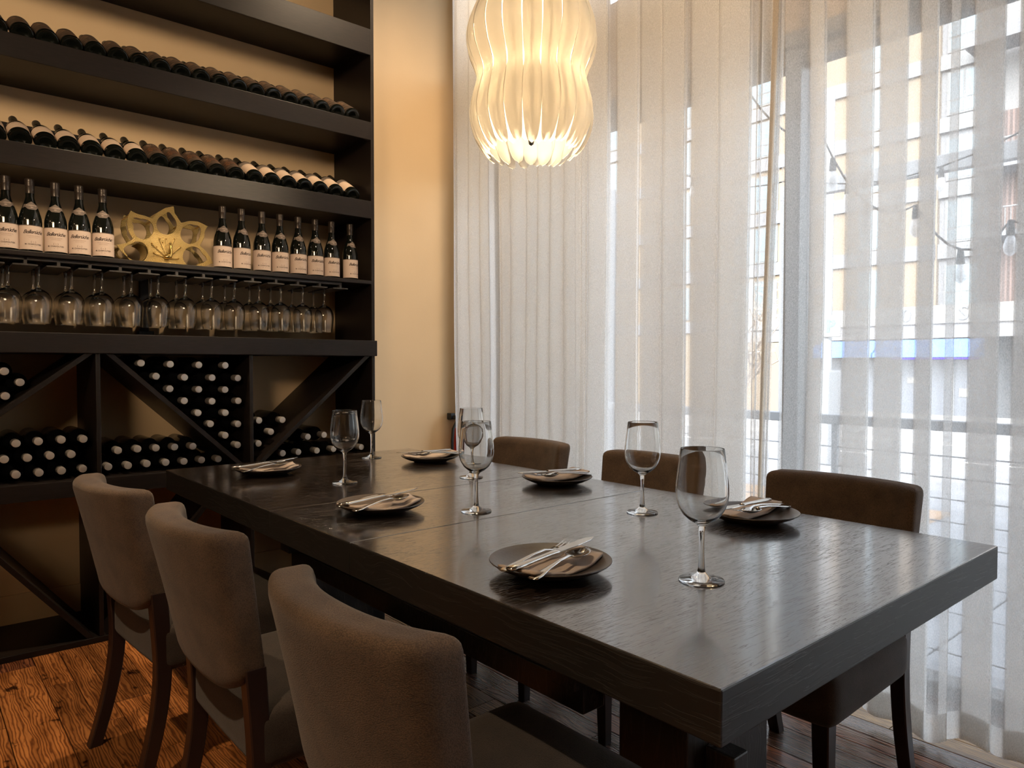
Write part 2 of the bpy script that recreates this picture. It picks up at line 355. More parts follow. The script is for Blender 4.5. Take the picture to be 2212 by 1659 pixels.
# reclaimed floor planks, three tones; the object's own position shifts the grain
def plank_mat(name, cols, rough, dirt):
    m = mat(name, cols[1], rough); n, b = nodes(m)
    oi = n.nodes.new('ShaderNodeObjectInfo'); tc = n.nodes.new('ShaderNodeTexCoord'); vm = n.nodes.new('ShaderNodeVectorMath'); vm.operation = 'MULTIPLY_ADD'
    vm.inputs[1].default_value = (1, 1, 1)
    cr = n.nodes.new('ShaderNodeCombineXYZ'); mr = n.nodes.new('ShaderNodeMath'); mr.operation = 'MULTIPLY'; mr.inputs[1].default_value = 37.0
    n.links.new(oi.outputs['Random'], mr.inputs[0])
    for k in range(3): n.links.new(mr.outputs[0], cr.inputs[k])
    n.links.new(tc.outputs['Object'], vm.inputs[0]); n.links.new(cr.outputs[0], vm.inputs[2])
    mp = n.nodes.new('ShaderNodeMapping'); mp.inputs['Scale'].default_value = (1, 0.16, 1); n.links.new(vm.outputs[0], mp.inputs[0])
    wv = n.nodes.new('ShaderNodeTexWave'); wv.wave_type = 'BANDS'; wv.bands_direction = 'X'; wv.inputs['Scale'].default_value = 34.0; wv.inputs['Distortion'].default_value = 16.0; wv.inputs['Detail'].default_value = 3.0; wv.inputs['Detail Scale'].default_value = 0.9
    n.links.new(mp.outputs[0], wv.inputs['Vector'])
    r = ramp(m, wv.outputs['Fac'], [(0.0, cols[0]), (0.45, cols[1]), (1.0, cols[2])])
    fine = n.nodes.new('ShaderNodeTexNoise'); fine.inputs['Scale'].default_value = 30.0; fine.inputs['Detail'].default_value = 6.0
    mp2 = n.nodes.new('ShaderNodeMapping'); mp2.inputs['Scale'].default_value = (1, 0.12, 1); n.links.new(vm.outputs[0], mp2.inputs[0]); n.links.new(mp2.outputs[0], fine.inputs['Vector'])
    st = n.nodes.new('ShaderNodeTexNoise'); st.inputs['Scale'].default_value = 9.0; st.inputs['Detail'].default_value = 7.0; st.inputs['Roughness'].default_value = 0.7; n.links.new(vm.outputs[0], st.inputs['Vector'])
    rs = ramp(m, st.outputs[0], [(dirt, (1, 1, 1)), (dirt+0.05, (0.10, 0.08, 0.07))])
    rf = ramp(m, fine.outputs[0], [(0.35, (0.55, 0.5, 0.45)), (0.6, (1.1, 1.1, 1.1))])
    c1 = mixcol(m, 1.0, r.outputs[0], rf.outputs[0], 'MULTIPLY'); c2 = mixcol(m, 1.0, c1, rs.outputs[0], 'MULTIPLY')
    hs = n.nodes.new('ShaderNodeHueSaturation'); mv = n.nodes.new('ShaderNodeMath'); mv.operation = 'MULTIPLY_ADD'; mv.inputs[1].default_value = 0.7; mv.inputs[2].default_value = 0.65
    n.links.new(oi.outputs['Random'], mv.inputs[0]); n.links.new(mv.outputs[0], hs.inputs['Value']); n.links.new(c2, hs.inputs['Color']); n.links.new(hs.outputs[0], b.inputs['Base Color'])
    bump(m, wv.outputs['Fac'], 0.25, 0.0015)
    return m
M_pl = [plank_mat('reclaimed_oak', ((0.14, 0.045, 0.013), (0.33, 0.118, 0.032), (0.42, 0.165, 0.048)), 0.30, 0.605),
        plank_mat('reclaimed_red_wood', ((0.05, 0.016, 0.010), (0.20, 0.065, 0.028), (0.27, 0.10, 0.042)), 0.28, 0.64),
        plank_mat('reclaimed_grey_wood', ((0.05, 0.028, 0.016), (0.20, 0.115, 0.06), (0.30, 0.17, 0.085)), 0.30, 0.60),
        plank_mat('stained_purple_brown_wood', ((0.035, 0.018, 0.014), (0.13, 0.070, 0.052), (0.19, 0.105, 0.075)), 0.26, 0.68),
        plank_mat('yellow_pine', ((0.16, 0.08, 0.025), (0.42, 0.24, 0.085), (0.52, 0.32, 0.12)), 0.35, 0.72)]
M_gap = mat('floor_joint', (0.012, 0.008, 0.006), 0.9)

# ------------------------------------------------------------------ room shell
floor = box('floor', -4.5, 2.95, -3.5, 3.777, -0.06, -0.012, M_gap); tag(floor, kind='structure')
def plank(x0, x1, y0, y1, m, dz=0.0):
    bm = bmesh.new(); g = 0.0012
    add_box(bm, -(x1-x0)/2+g, (x1-x0)/2-g, -(y1-y0)/2+g, (y1-y0)/2-g, -0.012, dz, 0.0012)
    o = link('plank', bm_mesh(bm), m, floor); o.location = ((x0+x1)/2, (y0+y1)/2, 0)
    return o
rp = random.Random(11)
x = -1.0; strips = []
while x < 2.9:
    w = rp.choice([0.075, 0.09, 0.11, 0.125, 0.14]); x1 = min(x+w, 2.95)
    if 2.29 < x1 < 2.44: x1 = 2.375
    strips.append((x, x1)); x = x1
for (a, b_) in strips:
    y = -0.6 - rp.random()*0.5
    while y < 3.777:
        L = rp.uniform(0.35, 1.15); y1 = min(y+L, 3.777)
        if 3.777-y1 < 0.12: y1 = 3.777
        if a > 2.37 and a < 2.50: mm = M_pl[4]
        elif a > 1.5: mm = rp.choice([M_pl[3], M_pl[3], M_pl[1]]) if a < 2.37 else rp.choice([M_pl[0], M_pl[2]])
        elif a > 0.78: mm = rp.choice([M_pl[3], M_pl[1], M_pl[2]])
        else: mm = rp.choice([M_pl[0], M_pl[0], M_pl[0], M_pl[1], M_pl[0], M_pl[0]])
        plank(a, b_, y, y1, mm, rp.uniform(-0.001, 0.0))
        y = y1
# the rest of the floor, behind the camera
bm = bmesh.new(); rq = random.Random(3); x = -4.5
for (xa, xb, ya, yb) in ((-4.5, -1.0, -3.5, 3.777), (-1.0, 2.95, -3.5, -1.1)):
    x = xa
    while x < xb-0.01:
        x1 = min(x+rq.choice([0.09, 0.12, 0.14]), xb); y = ya
        while y < yb-0.01:
            y1 = min(y+rq.uniform(0.6, 1.4), yb); add_box(bm, x+0.0015, x1-0.0015, y+0.0015, y1-0.0015, -0.012, -0.001); y = y1
        x = x1
o = link('plank_field', bm_mesh(bm), M_pl[0], floor); o['kind'] = 'stuff'

tag(box('wall_back', -4.5, 3.0, 3.777, 3.95, 0, 3.9, M_wall), kind='structure')
tag(box('wall_left', -4.65, -4.5, -3.5, 3.95, 0, 3.9, M_wall), kind='structure')
tag(box('wall_rear', -4.65, 3.0, -3.65, -3.5, 0, 3.9, M_wall), kind='structure')
tag(box('ceiling', -4.65, 3.0, -3.65, 3.95, 3.9, 4.1, M_dark_ceiling), kind='structure')
tag(box('baseboard_back', 1.925, 2.74, 3.763, 3.777, 0, 0.15, M_wall), kind='structure')
o = tag(box('baseboard_rack', -1.6, 1.903, 3.763, 3.777, 0.0, 0.15, M_wall), kind='structure'); o.name = 'baseboard_left'
# street window: one frame with header, mullions, sill, clerestory
win = empty('window_1'); win['kind'] = 'structure'
box('header', 2.76, 2.92, -3.5, 3.777, 2.50, 2.98, M_header, win, 0.004)
box('header_trim', 2.75, 2.80, -3.5, 3.777, 2.44, 2.50, M_frame, win, 0.003)
box('head_rail', 2.78, 2.86, -3.5, 3.777, 2.375, 2.442, M_frame, win, 0.003)
box('sill', 2.74, 2.94, -3.5, 3.777, 0.0, 0.05, M_frame, win, 0.004)
box('top_rail', 2.76, 2.92, -3.5, 3.777, 3.80, 3.9, M_frame, win)
mull = [3.744, 2.62, 1.478, 0.34, -0.80, -1.94, -3.06]
for y in mull:
    box('mullion', 2.765, 2.90, y-0.033, y+0.033, 0.05, 2.44, M_frame, win, 0.004)
    box('mullion', 2.765, 2.90, y-0.033, y+0.033, 2.98, 3.80, M_frame, win, 0.004)
for a, b_ in zip(mull[1:], mull):
    box('pane', 2.835, 2.839, a+0.033, b_-0.033, 0.05, 2.376, M_pane, win)
    box('pane', 2.835, 2.839, a+0.033, b_-0.033, 2.98, 3.80, M_pane, win)

# recessed ceiling spots; the last is an added lamp to warm the curtains
for i, (loc, tgt, en, ang) in enumerate(SPOTS):
    e = empty('ceiling_spot', (loc[0], loc[1], loc[2]+0.28), label='small black ceiling spotlight'+' above the room', cat='ceiling light')
    e['label'] = ['small black ceiling spotlight above the far end of the table', 'small black ceiling spotlight behind the near left chair', 'small black ceiling spotlight washing the cream wall by the curtain', 'small black ceiling spotlight aimed at the left of the wine shelves', 'small black ceiling spotlight aimed at the right of the wine shelves', 'small black ceiling spotlight with a narrow beam on the brass holder', 'small black ceiling spotlight added to wash the upper part of the curtains'][i]
    c = lathe('housing', [(0.006, max(0.0, 3.62-loc[2])), (0.006, 0.0), (0, -0.0), (0.05, -0.0), (0.05, -0.20), (0.046, -0.20), (0.046, -0.15), (0, -0.15)], M_rail_dark, e, 20)
    l = lathe('lens', [(0, -0.152), (0.040, -0.152), (0.040, -0.156), (0, -0.156)], M_lens, e, 16)
    lamp('spot_lamp', 'SPOT', (loc[0], loc[1], loc[2]+0.04), en, WARM, target=tgt, spot_size=math.radians(ang), spot_blend=(0.35, 0.7, 1.0, 1.0, 1.0, 1.0, 1.0)[i], shadow_soft_size=(0.03, 0.04, 0.12, 0.45, 0.45, 0.05, 0.08)[i])

# opal globe pendants elsewhere in the dining room (behind the camera)
M_globe = emis('lit_opal_globe', (1.0, 0.74, 0.48), GLOBE_POWER)
for loc, lab in GLOBES:
    e = empty('globe_pendant', loc, label='lit opal '+lab, cat='pendant lamp')
    link('globe', lathe_mesh([(0.11*math.sin(PI*k/12), -0.11*math.cos(PI*k/12)) for k in range(13)], 24), M_globe, e, True)
    tube('cord', [(0, 0, 0.11), (0, 0, 1.14)], 0.004, M_rail_dark, e, 6)

# ------------------------------------------------------------------ wine shelving
YF, YB = 3.357, 3.776
rack = empty('wine_shelving', (0.3, YF, 0), label='tall black-stained built-in wine shelving with diagonal bottle bins against the tan wall', cat='shelving')
def rk(name, x0, x1, y0, y1, z0, z1, bev=0.002):
    return box(name, x0-0.3, x1-0.3, y0-YF, y1-YF, z0, z1, M_shelf, rack, bev)
XL, XR = -1.30, 1.903
rk('side_panel', XR, 1.922, YF, YB, 0.0, 3.88)
rk('side_panel', XL-0.019, XL, YF, YB, 0.0, 3.88)
# shelf boards with deep front fascias (the shelves carrying the laid bottles)
for z0, z1 in ((2.778, 2.912), (2.337, 2.43), (1.927, 2.018), (3.25, 3.36)):
    rk('fascia', XL, XR, YF, YF+0.022, z0, z1)
    rk('shelf_board', XL, XR, YF+0.022, YB, z1-0.075, z1-0.045)
rk('shelf_board', XL, XR, YF, YB, 1.582, 1.601)
rk('counter_slab', XL-0.03, 1.930, YF-0.012, YB, 1.203, 1.285, 0.003)
rk('shelf_board', XL, XR, YF, YB, 0.640, 0.685)
rk('fascia', XL, XR, YF-0.004, YF, 0.619, 0.685, 0.001)
rk('base_board', XL, 1.922, YF-0.004, YB, 0.0, 0.024)
# neck rests behind the laid bottles
for z in (2.12, 2.53):
    rk('neck_rest', XL, XR, YF+0.225, YF+0.245, z, z+0.028, 0.004)
posts = [1.253, 0.617, -0.019, -0.655]
for x in posts:
    rk('post', x, x+0.017, YF, YB, 0.685, 1.203); rk('post', x, x+0.017, YF, YB, 0.024, 0.640)
def diag(x0, z0, x1, z1, t=0.019):
    d = Vector((x1-x0, z1-z0)).normalized(); nrm = Vector((-d.y, d.x))*t/2
    # ends cut flush with the horizontal boards
    k = t/2/abs(d.y)
    pts = [(x0-0.3-k, z0), (x0-0.3+k, z0), (x1-0.3+k, z1), (x1-0.3-k, z1)]
    link('diagonal_divider', prism_mesh(pts, 0.002, YB-YF, 'y'), M_shelf, rack)
diag(0.594, 1.203, -0.010, 0.733)
diag(0.668, 1.203, 1.215, 0.686)
diag(1.878, 1.203, 1.298, 0.686)
diag(-0.62, 1.203, -0.05, 0.686)
diag(-0.70, 1.203, -1.25, 0.686)
diag(0.585, 0.024, 0.090, 0.640); diag(0.655, 0.024, 1.15, 0.640); diag(1.87, 0.024, 1.36, 0.640); diag(-0.04, 0.024, -0.54, 0.640); diag(-1.25, 0.024, -0.75, 0.640)
# slim bracket behind the hanging glasses
rk('bracket_post', 0.880, 0.918, YB-0.022, YB, 1.285, 1.582, 0.002); rk('bracket_foot', 0.868, 0.934, YB-0.05, YB, 1.285, 1.318, 0.003)

# stemware racks under the bottle shelf: T rails running front to back
gx = [0.333, 0.437, 0.552, 0.663, 0.777, 0.888, 1.001, 1.118, 1.223, 1.344, 1.452, 1.566, 1.685]
gx_left = [0.220, 0.106, -0.008]
def tmesh():
    w, h = 0.0055, 0.0335
    pts = [(-w, 0), (-w, -0.026), (-0.040, -0.027), (-0.0425, -0.0295), (-0.040, -0.0325), (0.040, -0.0325), (0.0425, -0.0295), (0.040, -0.027), (w, -0.026), (w, 0)]
    return prism_mesh(pts, 0.0, 0.30, 'y')
tm = tmesh(); tm.materials.append(M_rail_dark)
segs = [(-0.065, 0.495, 'leftmost in view'), (0.497, 0.943, 'the one under the brass lotus holder'), (0.945, 1.396, 'third from the left'), (1.398, 1.740, 'rightmost, nearest the cream wall')]
for a, b_, w in segs:
    e = empty('stemware_rack', ((a+b_)/2, YF+0.03, 1.581), label='black stemware rack under the bottle shelf, '+w, cat='glass rack', group='stemware racks under the bottle shelf')
    box('top_plate', a-(a+b_)/2+0.002, b_-(a+b_)/2-0.002, 0, 0.30, -0.012, 0, M_rail_dark, e, 0.001)
    gs = sorted([g for g in gx+gx_left if a < g < b_]); mids = [a] + [(p+q)/2 for p, q in zip(gs, gs[1:])] + ([1.742] if b_ > 1.7 else [])
    for mx_ in mids:
        if mx_ < b_+0.02:
            o = link('rail', tm, None, e); o.location = (min(mx_, b_+0.0)-(a+b_)/2, 0, 0)

# ------------------------------------------------------------------ bottles
def bottle_prof(r, hs, hn, rn, H):
    """body radius, shoulder start, neck start, neck radius, height"""
    p = [(0, 0.012), (r*0.45, 0.006), (r*0.80, 0.0), (r*0.93, 0.0015), (r, 0.007), (r, hs)]
    for k in range(1, 9):
        t = k/8; s = 0.5-0.5*math.cos(PI*t); e = r+(rn-r)*(s*0.55+t**1.35*0.45)
        p.append((e, hs+(hn-hs)*t))
    p += [(rn, H-0.004), (rn*0.8, H), (0, H)]
    return p
def arc_band(r, z0, z1, half, seg=22, shape=None):
    """curved paper label on a cylinder facing -Y"""
    bm = bmesh.new(); a = []
    for i in range(seg+1):
        th = -half+2*half*i/seg
        lo, hi = (z0, z1) if shape is None else shape(th/half)
        ro = r if not callable(r) else None
        a.append((bm.verts.new(((ro or r(lo))*math.sin(th), -(ro or r(lo))*math.cos(th), lo)), bm.verts.new(((ro or r(hi))*math.sin(th), -(ro or r(hi))*math.cos(th), hi))))
    for (p, q), (s, t) in zip(a, a[1:]): bm.faces.new((p, s, t, q))
    return bm_mesh(bm)
# standing bottle with cream label
BP = bottle_prof(0.0405, 0.125, 0.222, 0.0150, 0.292)
def prof_r(z):
    for (r0, z0), (r1, z1) in zip(BP[5:], BP[6:]):
        if z0 <= z <= z1 and z1 > z0: return r0+(r1-r0)*(z-z0)/(z1-z0)+0.0006
    return 0.041
lettering = merge_meshes([wrap(text_mesh('Bellerúche', 0.0205, 0.45, bold=0.0002, spacing=0.84), 0.04145, 0.079)])
small_print = merge_meshes([wrap(text_mesh('CÔTES-DU-RHÔNE', 0.0050, spacing=1.1), 0.0414, 0.0635), wrap(text_mesh('______________________', 0.0032), 0.0414, 0.0605), wrap(text_mesh('APPELLATION CONTRÔLÉE', 0.0026), 0.0414, 0.0565)])
maker = merge_meshes([wrap(text_mesh('M. CHAPOUTIER', 0.0080, bold=0.0001), 0.0414, 0.0305), wrap(text_mesh('( ~ )', 0.010), 0.0414, 0.040), wrap(text_mesh('~   ~', 0.008), 0.0414, 0.022)])
def neck_shape(u): k = max(0.0, 1-abs(u)*1.6); return (0.176-0.010*k**1.0 + 0.002*math.cos(u*9), 0.190+0.012*k)
def standing_bottle():
    e = empty('wine_bottle')
    lathe('glass_body', BP, M_bottle, e, 32)
    lathe('screw_cap', [(0.0152, 0.236), (0.0158, 0.236), (0.0158, 0.262), (0.0166, 0.264), (0.0166, 0.268), (0.0160, 0.270), (0.0166, 0.272), (0.0166, 0.277), (0.0160, 0.279), (0.0166, 0.281), (0.0166, 0.291), (0.0155, 0.2935), (0, 0.2935)], M_cap_bronze, e, 24)
    lb = link('label', arc_band(0.0411, 0.010, 0.105, 1.75), M_label, e, True)
    link('label_border', arc_band(0.0412, 0.1035, 0.1062, 1.75), M_neck_label, lb, True)
    link('lettering', lettering, M_ink, lb); link('small_print', small_print, M_ink_soft, lb); link('maker_name', maker, M_ink, lb)
    nl = link('neck_label', arc_band(prof_r, 0, 0, 1.25, 24, neck_shape), M_neck_label, e, True)
    nt_ = merge_meshes([wrap(text_mesh('M. CHAPOUTIER', 0.0052), 0.0262, 0.186), wrap(text_mesh('2021', 0.005), 0.0288, 0.178)])
    for v in nt_.vertices:
        rr = prof_r(v.co.z)+0.0004; q = math.hypot(v.co.x, v.co.y); v.co.x *= rr/q; v.co.y *= rr/q
    link('neck_lettering', nt_, M_ink_light, nl)
    return reg(e)
sx_left = [0.245, 0.329, 0.408, 0.494, 0.578, 0.664]; sx_right = [1.158, 1.246, 1.344, 1.434, 1.528, 1.619, 1.709, 1.814]
protoS = standing_bottle(); first = True
ORD = ['first', 'second', 'third', 'fourth', 'fifth', 'sixth', 'seventh', 'eighth', 'ninth', 'tenth', 'eleventh', 'twelfth', 'thirteenth', 'fourteenth', 'fifteenth', 'sixteenth', 'seventeenth', 'eighteenth', 'nineteenth', 'twentieth']
def place(proto, flag, loc, rot=(0, 0, 0)):
    o = proto if not flag['used'] else copy_tree(proto)
    flag['used'] = True; o.location = loc; o.rotation_euler = rot; return o
fS = {'used': False}
rz = random.Random(5)
for i, x in enumerate(sx_left[1:]):
    o = place(protoS, fS, (x, 3.425, 1.6015), (0, 0, -0.10-0.16*(i/5)+rz.uniform(-0.05, 0.05) if i != 1 else 0.12))
    n_ = len(sx_left)-2-i
    tag(o, 'upright cream-labelled wine bottle %s the brass lotus holder' % ('directly left of' if n_ == 0 else ['', 'second to the left of', 'third to the left of', 'fourth to the left of', 'fifth to the left of'][n_]), 'wine bottle', 'upright wine bottles on the thin shelf')
for i, x in enumerate(sx_right):
    o = place(protoS, fS, (x, 3.425, 1.6015), (0, 0, (-0.05 if i not in (1, 7) else 0.30)+rz.uniform(-0.06, 0.04)))
    tag(o, 'upright cream-labelled wine bottle %s to the right of the brass lotus holder' % ORD[i], 'wine bottle', 'upright wine bottles on the thin shelf')

# laid bottles: base towards the room, neck up and back on the rest
TH = math.radians(29)
def laid_bottle(kind):
    e = empty('wine_bottle')
    lathe('glass_body', bottle_prof(0.0395, 0.150 if kind != 'w' else 0.125, 0.205, 0.0145, 0.296), M_bottle, e, 32)
    lathe('capsule', [(0.0148, 0.235), (0.0156, 0.236), (0.0158, 0.294), (0.0150, 0.297), (0, 0.297)], M_capsule, e, 20)
    if kind == 'w':
        lb = link('label', arc_band(0.0401, 0.028, 0.105, 1.45), M_label_w, e, True)
        link('lettering', merge_meshes([wrap(text_mesh('Hermitage', 0.0125, 0.35), 0.0404, 0.092)]), M_ink, lb)
        link('small_print', merge_meshes([wrap(text_mesh('M. CHAPOUTIER', 0.0066), 0.0404, 0.058), wrap(text_mesh('. . . . . . . . .', 0.006), 0.0404, 0.077)]), M_ink_soft, lb)
    elif kind == 'o':
        lb = link('label', arc_band(0.0401, 0.012, 0.152, 1.45), M_lbl_dark, e, True)
        link('painted_band', arc_band(0.0404, 0.050, 0.105, 1.0), M_lbl_orange, lb, True)
        link('lettering', merge_meshes([wrap(text_mesh('GAYDA', 0.017), 0.0406, 0.128)]), M_ink_light, lb)
    elif kind == 'g':
        lb = link('label', arc_band(0.0401, 0.030, 0.112, 1.30), M_label_w, e, True)
        link('grey_band', arc_band(0.0402, 0.112, 0.145, 1.30), M_label_g, lb, True)
        link('lettering', merge_meshes([wrap(text_mesh('• • • •', 0.012), 0.0405, 0.127), wrap(text_mesh('— · — · —', 0.007), 0.0405, 0.048)]), M_ink_soft, lb)
    else:
        link('label', arc_band(0.0401, 0.016, 0.158, 1.75), M_lbl_dark, e, True)
    return reg(e)
LX = [0.295, 0.378, 0.463, 0.543, 0.626, 0.712, 0.797, 0.883, 0.964, 1.046, 1.131, 1.217, 1.308, 1.392, 1.476, 1.560, 1.644, 1.730, 1.822]
kinds = ['w']*7+['o']*5+['g']*7
protos = {k: laid_bottle(k) for k in 'wogd'}; fl = {k: {'used': False} for k in 'wogd'}
cnt = {'w': 0, 'o': 0, 'g': 0}
def laid_loc(x, zshelf): return (x, 3.402, zshelf+0.023)
for x, k in zip(LX, kinds):
    o = place(protos[k], fl[k], laid_loc(x, 2.018), (-(PI/2-TH), 0, rz.uniform(-0.02, 0.02)))
    i = cnt[k]; cnt[k] += 1
    nm = {'w': 'laid wine bottle with plain cream label, %s from the left on the lower bottle row', 'o': 'laid dark wine bottle with orange painted label, %s of its kind from the left', 'g': 'laid wine bottle with grey-topped cream label, %s of its kind from the left'}[k]
    tag(o, nm % ORD[i], 'wine bottle', {'w': 'cream-labelled laid bottles', 'o': 'orange-labelled laid bottles', 'g': 'grey-topped laid bottles'}[k])
LX1 = [0.305] + [0.39+0.0843*i for i in range(18)]
for i, x in enumerate(LX1):
    o = place(protos['d'], fl['d'], laid_loc(x, 2.430), (-(PI/2-TH), 0, rz.uniform(-0.02, 0.02)))
    tag(o, 'laid wine bottle with dark brown label on the upper bottle row, %s from the left' % ORD[i], 'wine bottle', 'dark-labelled laid bottles on the upper row')

# bottles in the bins, caps to the room
def bin_bottle(m_end):
    e = empty('wine_bottle')
    lathe('glass_body', bottle_prof(0.0365, 0.185, 0.235, 0.0143, 0.270), M_bottle_bin, e, 28)
    lathe('screw_cap', [(0.0146, 0.243), (0.0152, 0.244), (0.0152, 0.262), (0.0158, 0.264), (0.0152, 0.268), (0.0158, 0.271), (0.0158, 0.296), (0.0148, 0.2995), (0.012, 0.3), (0, 0.2992)], M_cap_silver, e, 24)
    return reg(e)
pb = bin_bottle(0); fb = {'used': False}
BA = [(0.313, 1.122), (0.363, 1.078), (0.315, 1.025), (0.240, 1.075), (0.236, 1.155), (0.243, 0.995)]
BB = [(0.346, 0.837), (0.42, 0.84), (0.499, 0.841), (0.577, 0.839), (0.307, 0.777), (0.383, 0.776), (0.459, 0.779), (0.534, 0.778), (0.344, 0.713), (0.421, 0.713), (0.498, 0.714), (0.574, 0.715), (0.268, 0.714), (0.230, 0.777), (0.271, 0.838)]
BC = [(0.799, 1.155), (0.917, 1.150), (1.04, 1.147), (1.157, 1.145), (0.86, 1.097), (0.977, 1.091), (1.098, 1.088), (1.216, 1.085), (0.914, 1.041), (1.037, 1.035), (1.157, 1.031), (0.976, 0.985), (1.097, 0.979), (1.216, 0.977), (1.033, 0.928), (1.156, 0.923), (1.09, 0.874), (1.216, 0.867), (1.155, 0.817), (1.212, 0.768)]
BD = [(0.705, 0.781), (0.781, 0.782), (0.856, 0.78), (0.932, 0.779), (1.009, 0.777), (0.668, 0.714), (0.743, 0.713), (0.818, 0.714), (0.895, 0.713), (0.971, 0.711), (1.047, 0.711), (1.123, 0.709)]
BE = [(1.315, 0.879), (1.433, 0.876), (1.372, 0.821), (1.311, 0.768)]
BF = [(1.564, 0.784), (1.653, 0.788), (1.432, 0.711), (1.514, 0.710), (1.612, 0.710), (1.706, 0.710), (1.790, 0.708), (1.866, 0.709)]
def rows(pts):
    """group by height, return (row from top, place from left)"""
    zs = sorted({round(z/0.025) for x, z in pts}, reverse=True); rws = []
    for x, z in sorted(pts, key=lambda q: -q[1]):
        for rw in rws:
            if abs(rw[0][1]-z) < 0.022: rw.append((x, z)); break
        else: rws.append([(x, z)])
    return [sorted(rw) for rw in rws]
for pts, where, grp in ((BA, 'behind the diagonal of the leftmost upper bin', 'bottles above the left diagonal'), (BB, 'in the leftmost bin below the diagonal', 'bottles below the left diagonal'),
                        (BC, 'in the full triangle of the middle bin', 'bottles in the full triangle bin'), (BD, 'in the middle bin below the diagonal', 'bottles below the middle diagonal'),
                        (BE, 'in the upper left of the bin nearest the cream wall', 'bottles above the right diagonal'), (BF, 'in the bin nearest the cream wall, below the diagonal', 'bottles below the right diagonal')):
    rr = rows(pts)
    for ri, rw in enumerate(rr):
        for ci, (x, z) in enumerate(rw):
            o = place(pb, fb, (x, 3.705+rz.uniform(-0.004, 0.004), z+0.009), (PI/2, rz.uniform(0, 6), 0))
            rn = 'only row' if len(rr) == 1 else ('top row' if ri == 0 else ('bottom row' if ri == len(rr)-1 else ORD[ri]+' row from the top'))
            cn = 'alone' if len(rw) == 1 else ORD[ci]+' from left'
            o['category'] = 'wine bottle'; o['group'] = grp
            o['label'] = 'silver-capped bottle %s, %s, %s' % (where, rn, cn)
            if o['label'].count(' ') > 15: o['label'] = 'silver-capped bottle %s, %s, %s' % (where.replace('the bin nearest the cream wall', 'the right bin').replace('the full triangle of the middle bin', 'the full triangle bin').replace('the leftmost bin', 'the left bin').replace('the leftmost upper bin', 'the left bin'), rn.replace(' from the top', ' down'), cn)

# ------------------------------------------------------------------ wine glasses
GP = [(0, 0), (0.040, 0.0), (0.0418, 0.0012), (0.0405, 0.0032), (0.028, 0.0052), (0.015, 0.0085), (0.0085, 0.014), (0.0062, 0.024), (0.0050, 0.045), (0.0046, 0.070), (0.0052, 0.090), (0.0068, 0.101), (0.012, 0.1065),
      (0.023, 0.1125), (0.0345, 0.1225), (0.0425, 0.1360), (0.0470, 0.150), (0.0482, 0.163), (0.0478, 0.178), (0.0460, 0.196), (0.0432, 0.218), (0.0402, 0.2435), (0.0399, 0.2450), (0.0392, 0.2452), (0.0389, 0.2440),
      (0.0420, 0.218), (0.0448, 0.196), (0.0466, 0.178), (0.0470, 0.163), (0.0458, 0.1505), (0.0413, 0.137), (0.033, 0.1242), (0.021, 0.1150), (0.010, 0.1108), (0, 0.1100)]
gm = lathe_mesh(GP, 40); gm.materials.append(M_glass)
def glass_obj(loc, rot, label, grp):
    o = link('wine_glass', gm, None, None, True, 60); o.location = loc; o.rotation_euler = rot; return tag(o, label, 'wine glass', grp)
for (x, y), l in zip([(1.121, 0.767), (1.516, 1.226), (1.186, 1.53), (1.531, 2.004), (1.134, 2.185), (1.528, 2.70)],
                     ['empty wine glass nearest the camera on the near end of the dark table', 'empty wine glass on the window side of the table beside the middle window chair', 'empty wine glass in the middle of the table right of the second left plate',
                      'empty wine glass on the window side partly hidden behind the centre glass', 'empty wine glass on the table in front of the full bottle bin, left of centre', 'empty wine glass at the far end of the table against the cream wall']):
    glass_obj((x, y, 0.7605), (0, 0, 0), l, 'wine glasses on the table')
allg = sorted(gx_left[:2]+gx)
for row, yy, dx in (('front', 3.465, 0.0), ('back', 3.578, 0.003)):
    for i, x in enumerate(allg):
        if row == 'back' and i in (1, 2): dx = -0.004
        glass_obj((x+dx+rz.uniform(-0.002, 0.002), yy, 1.5705), (PI, 0, 0), 'upside-down wine glass hanging in the %s stemware row, %s from the left' % (row, ORD[i]), 'wine glasses hanging from the stemware racks')

# ------------------------------------------------------------------ brass lotus bottle holder
def px_holder(a, b_, y=3.44):
    """traced plate outline, metres in the plane of the plate"""
    r_, u_, f_ = _r, _u, _f; fx = 1543.024
    d = f_ + r_*((240+a/9.217-1106)/fx) - u_*((430+b_/9.217-829.5)/fx); t = y/d.y
    return (d.x*t, d.z*t+1.16)
def petal_pts(pts): return [px_holder(*p) for p in pts]
outl = [(110, 915), (200, 905), (330, 870), (440, 800), (350, 650), (312, 500), (330, 370), (385, 238), (520, 300), (680, 340), (820, 400), (930, 270), (1080, 180), (1238, 148), (1260, 280), (1340, 400), (1392, 480), (1560, 440), (1720, 450),
        (1915, 540), (1860, 640), (1845, 780), (1760, 930), (1880, 1040), (1960, 1150), (2022, 1275), (1880, 1330), (1780, 1362), (1380, 1330), (1000, 1300), (500, 1262), (330, 1160), (200, 1040)]
def hole(cx, cy, r, tip=None, n=28):
    pts = []
    for k in range(n):
        a = 2*PI*k/n; pts.append([cx+r*math.cos(a), cy+r*math.sin(a)])
    if tip:
        ta = math.atan2(tip[1]-cy, tip[0]-cx); L = math.hypot(tip[0]-cx, tip[1]-cy)
        for p in pts:
            a = math.atan2(p[1]-cy, p[0]-cx); d = abs((a-ta+PI) % (2*PI)-PI)
            if d < 0.5:
                k = 1+(L/r-1)*max(0, 1-d/0.5)**0.8 if d > 0.05 else L/r
                p[0] = cx+(p[0]-cx)*k; p[1] = cy+(p[1]-cy)*k
    return pts
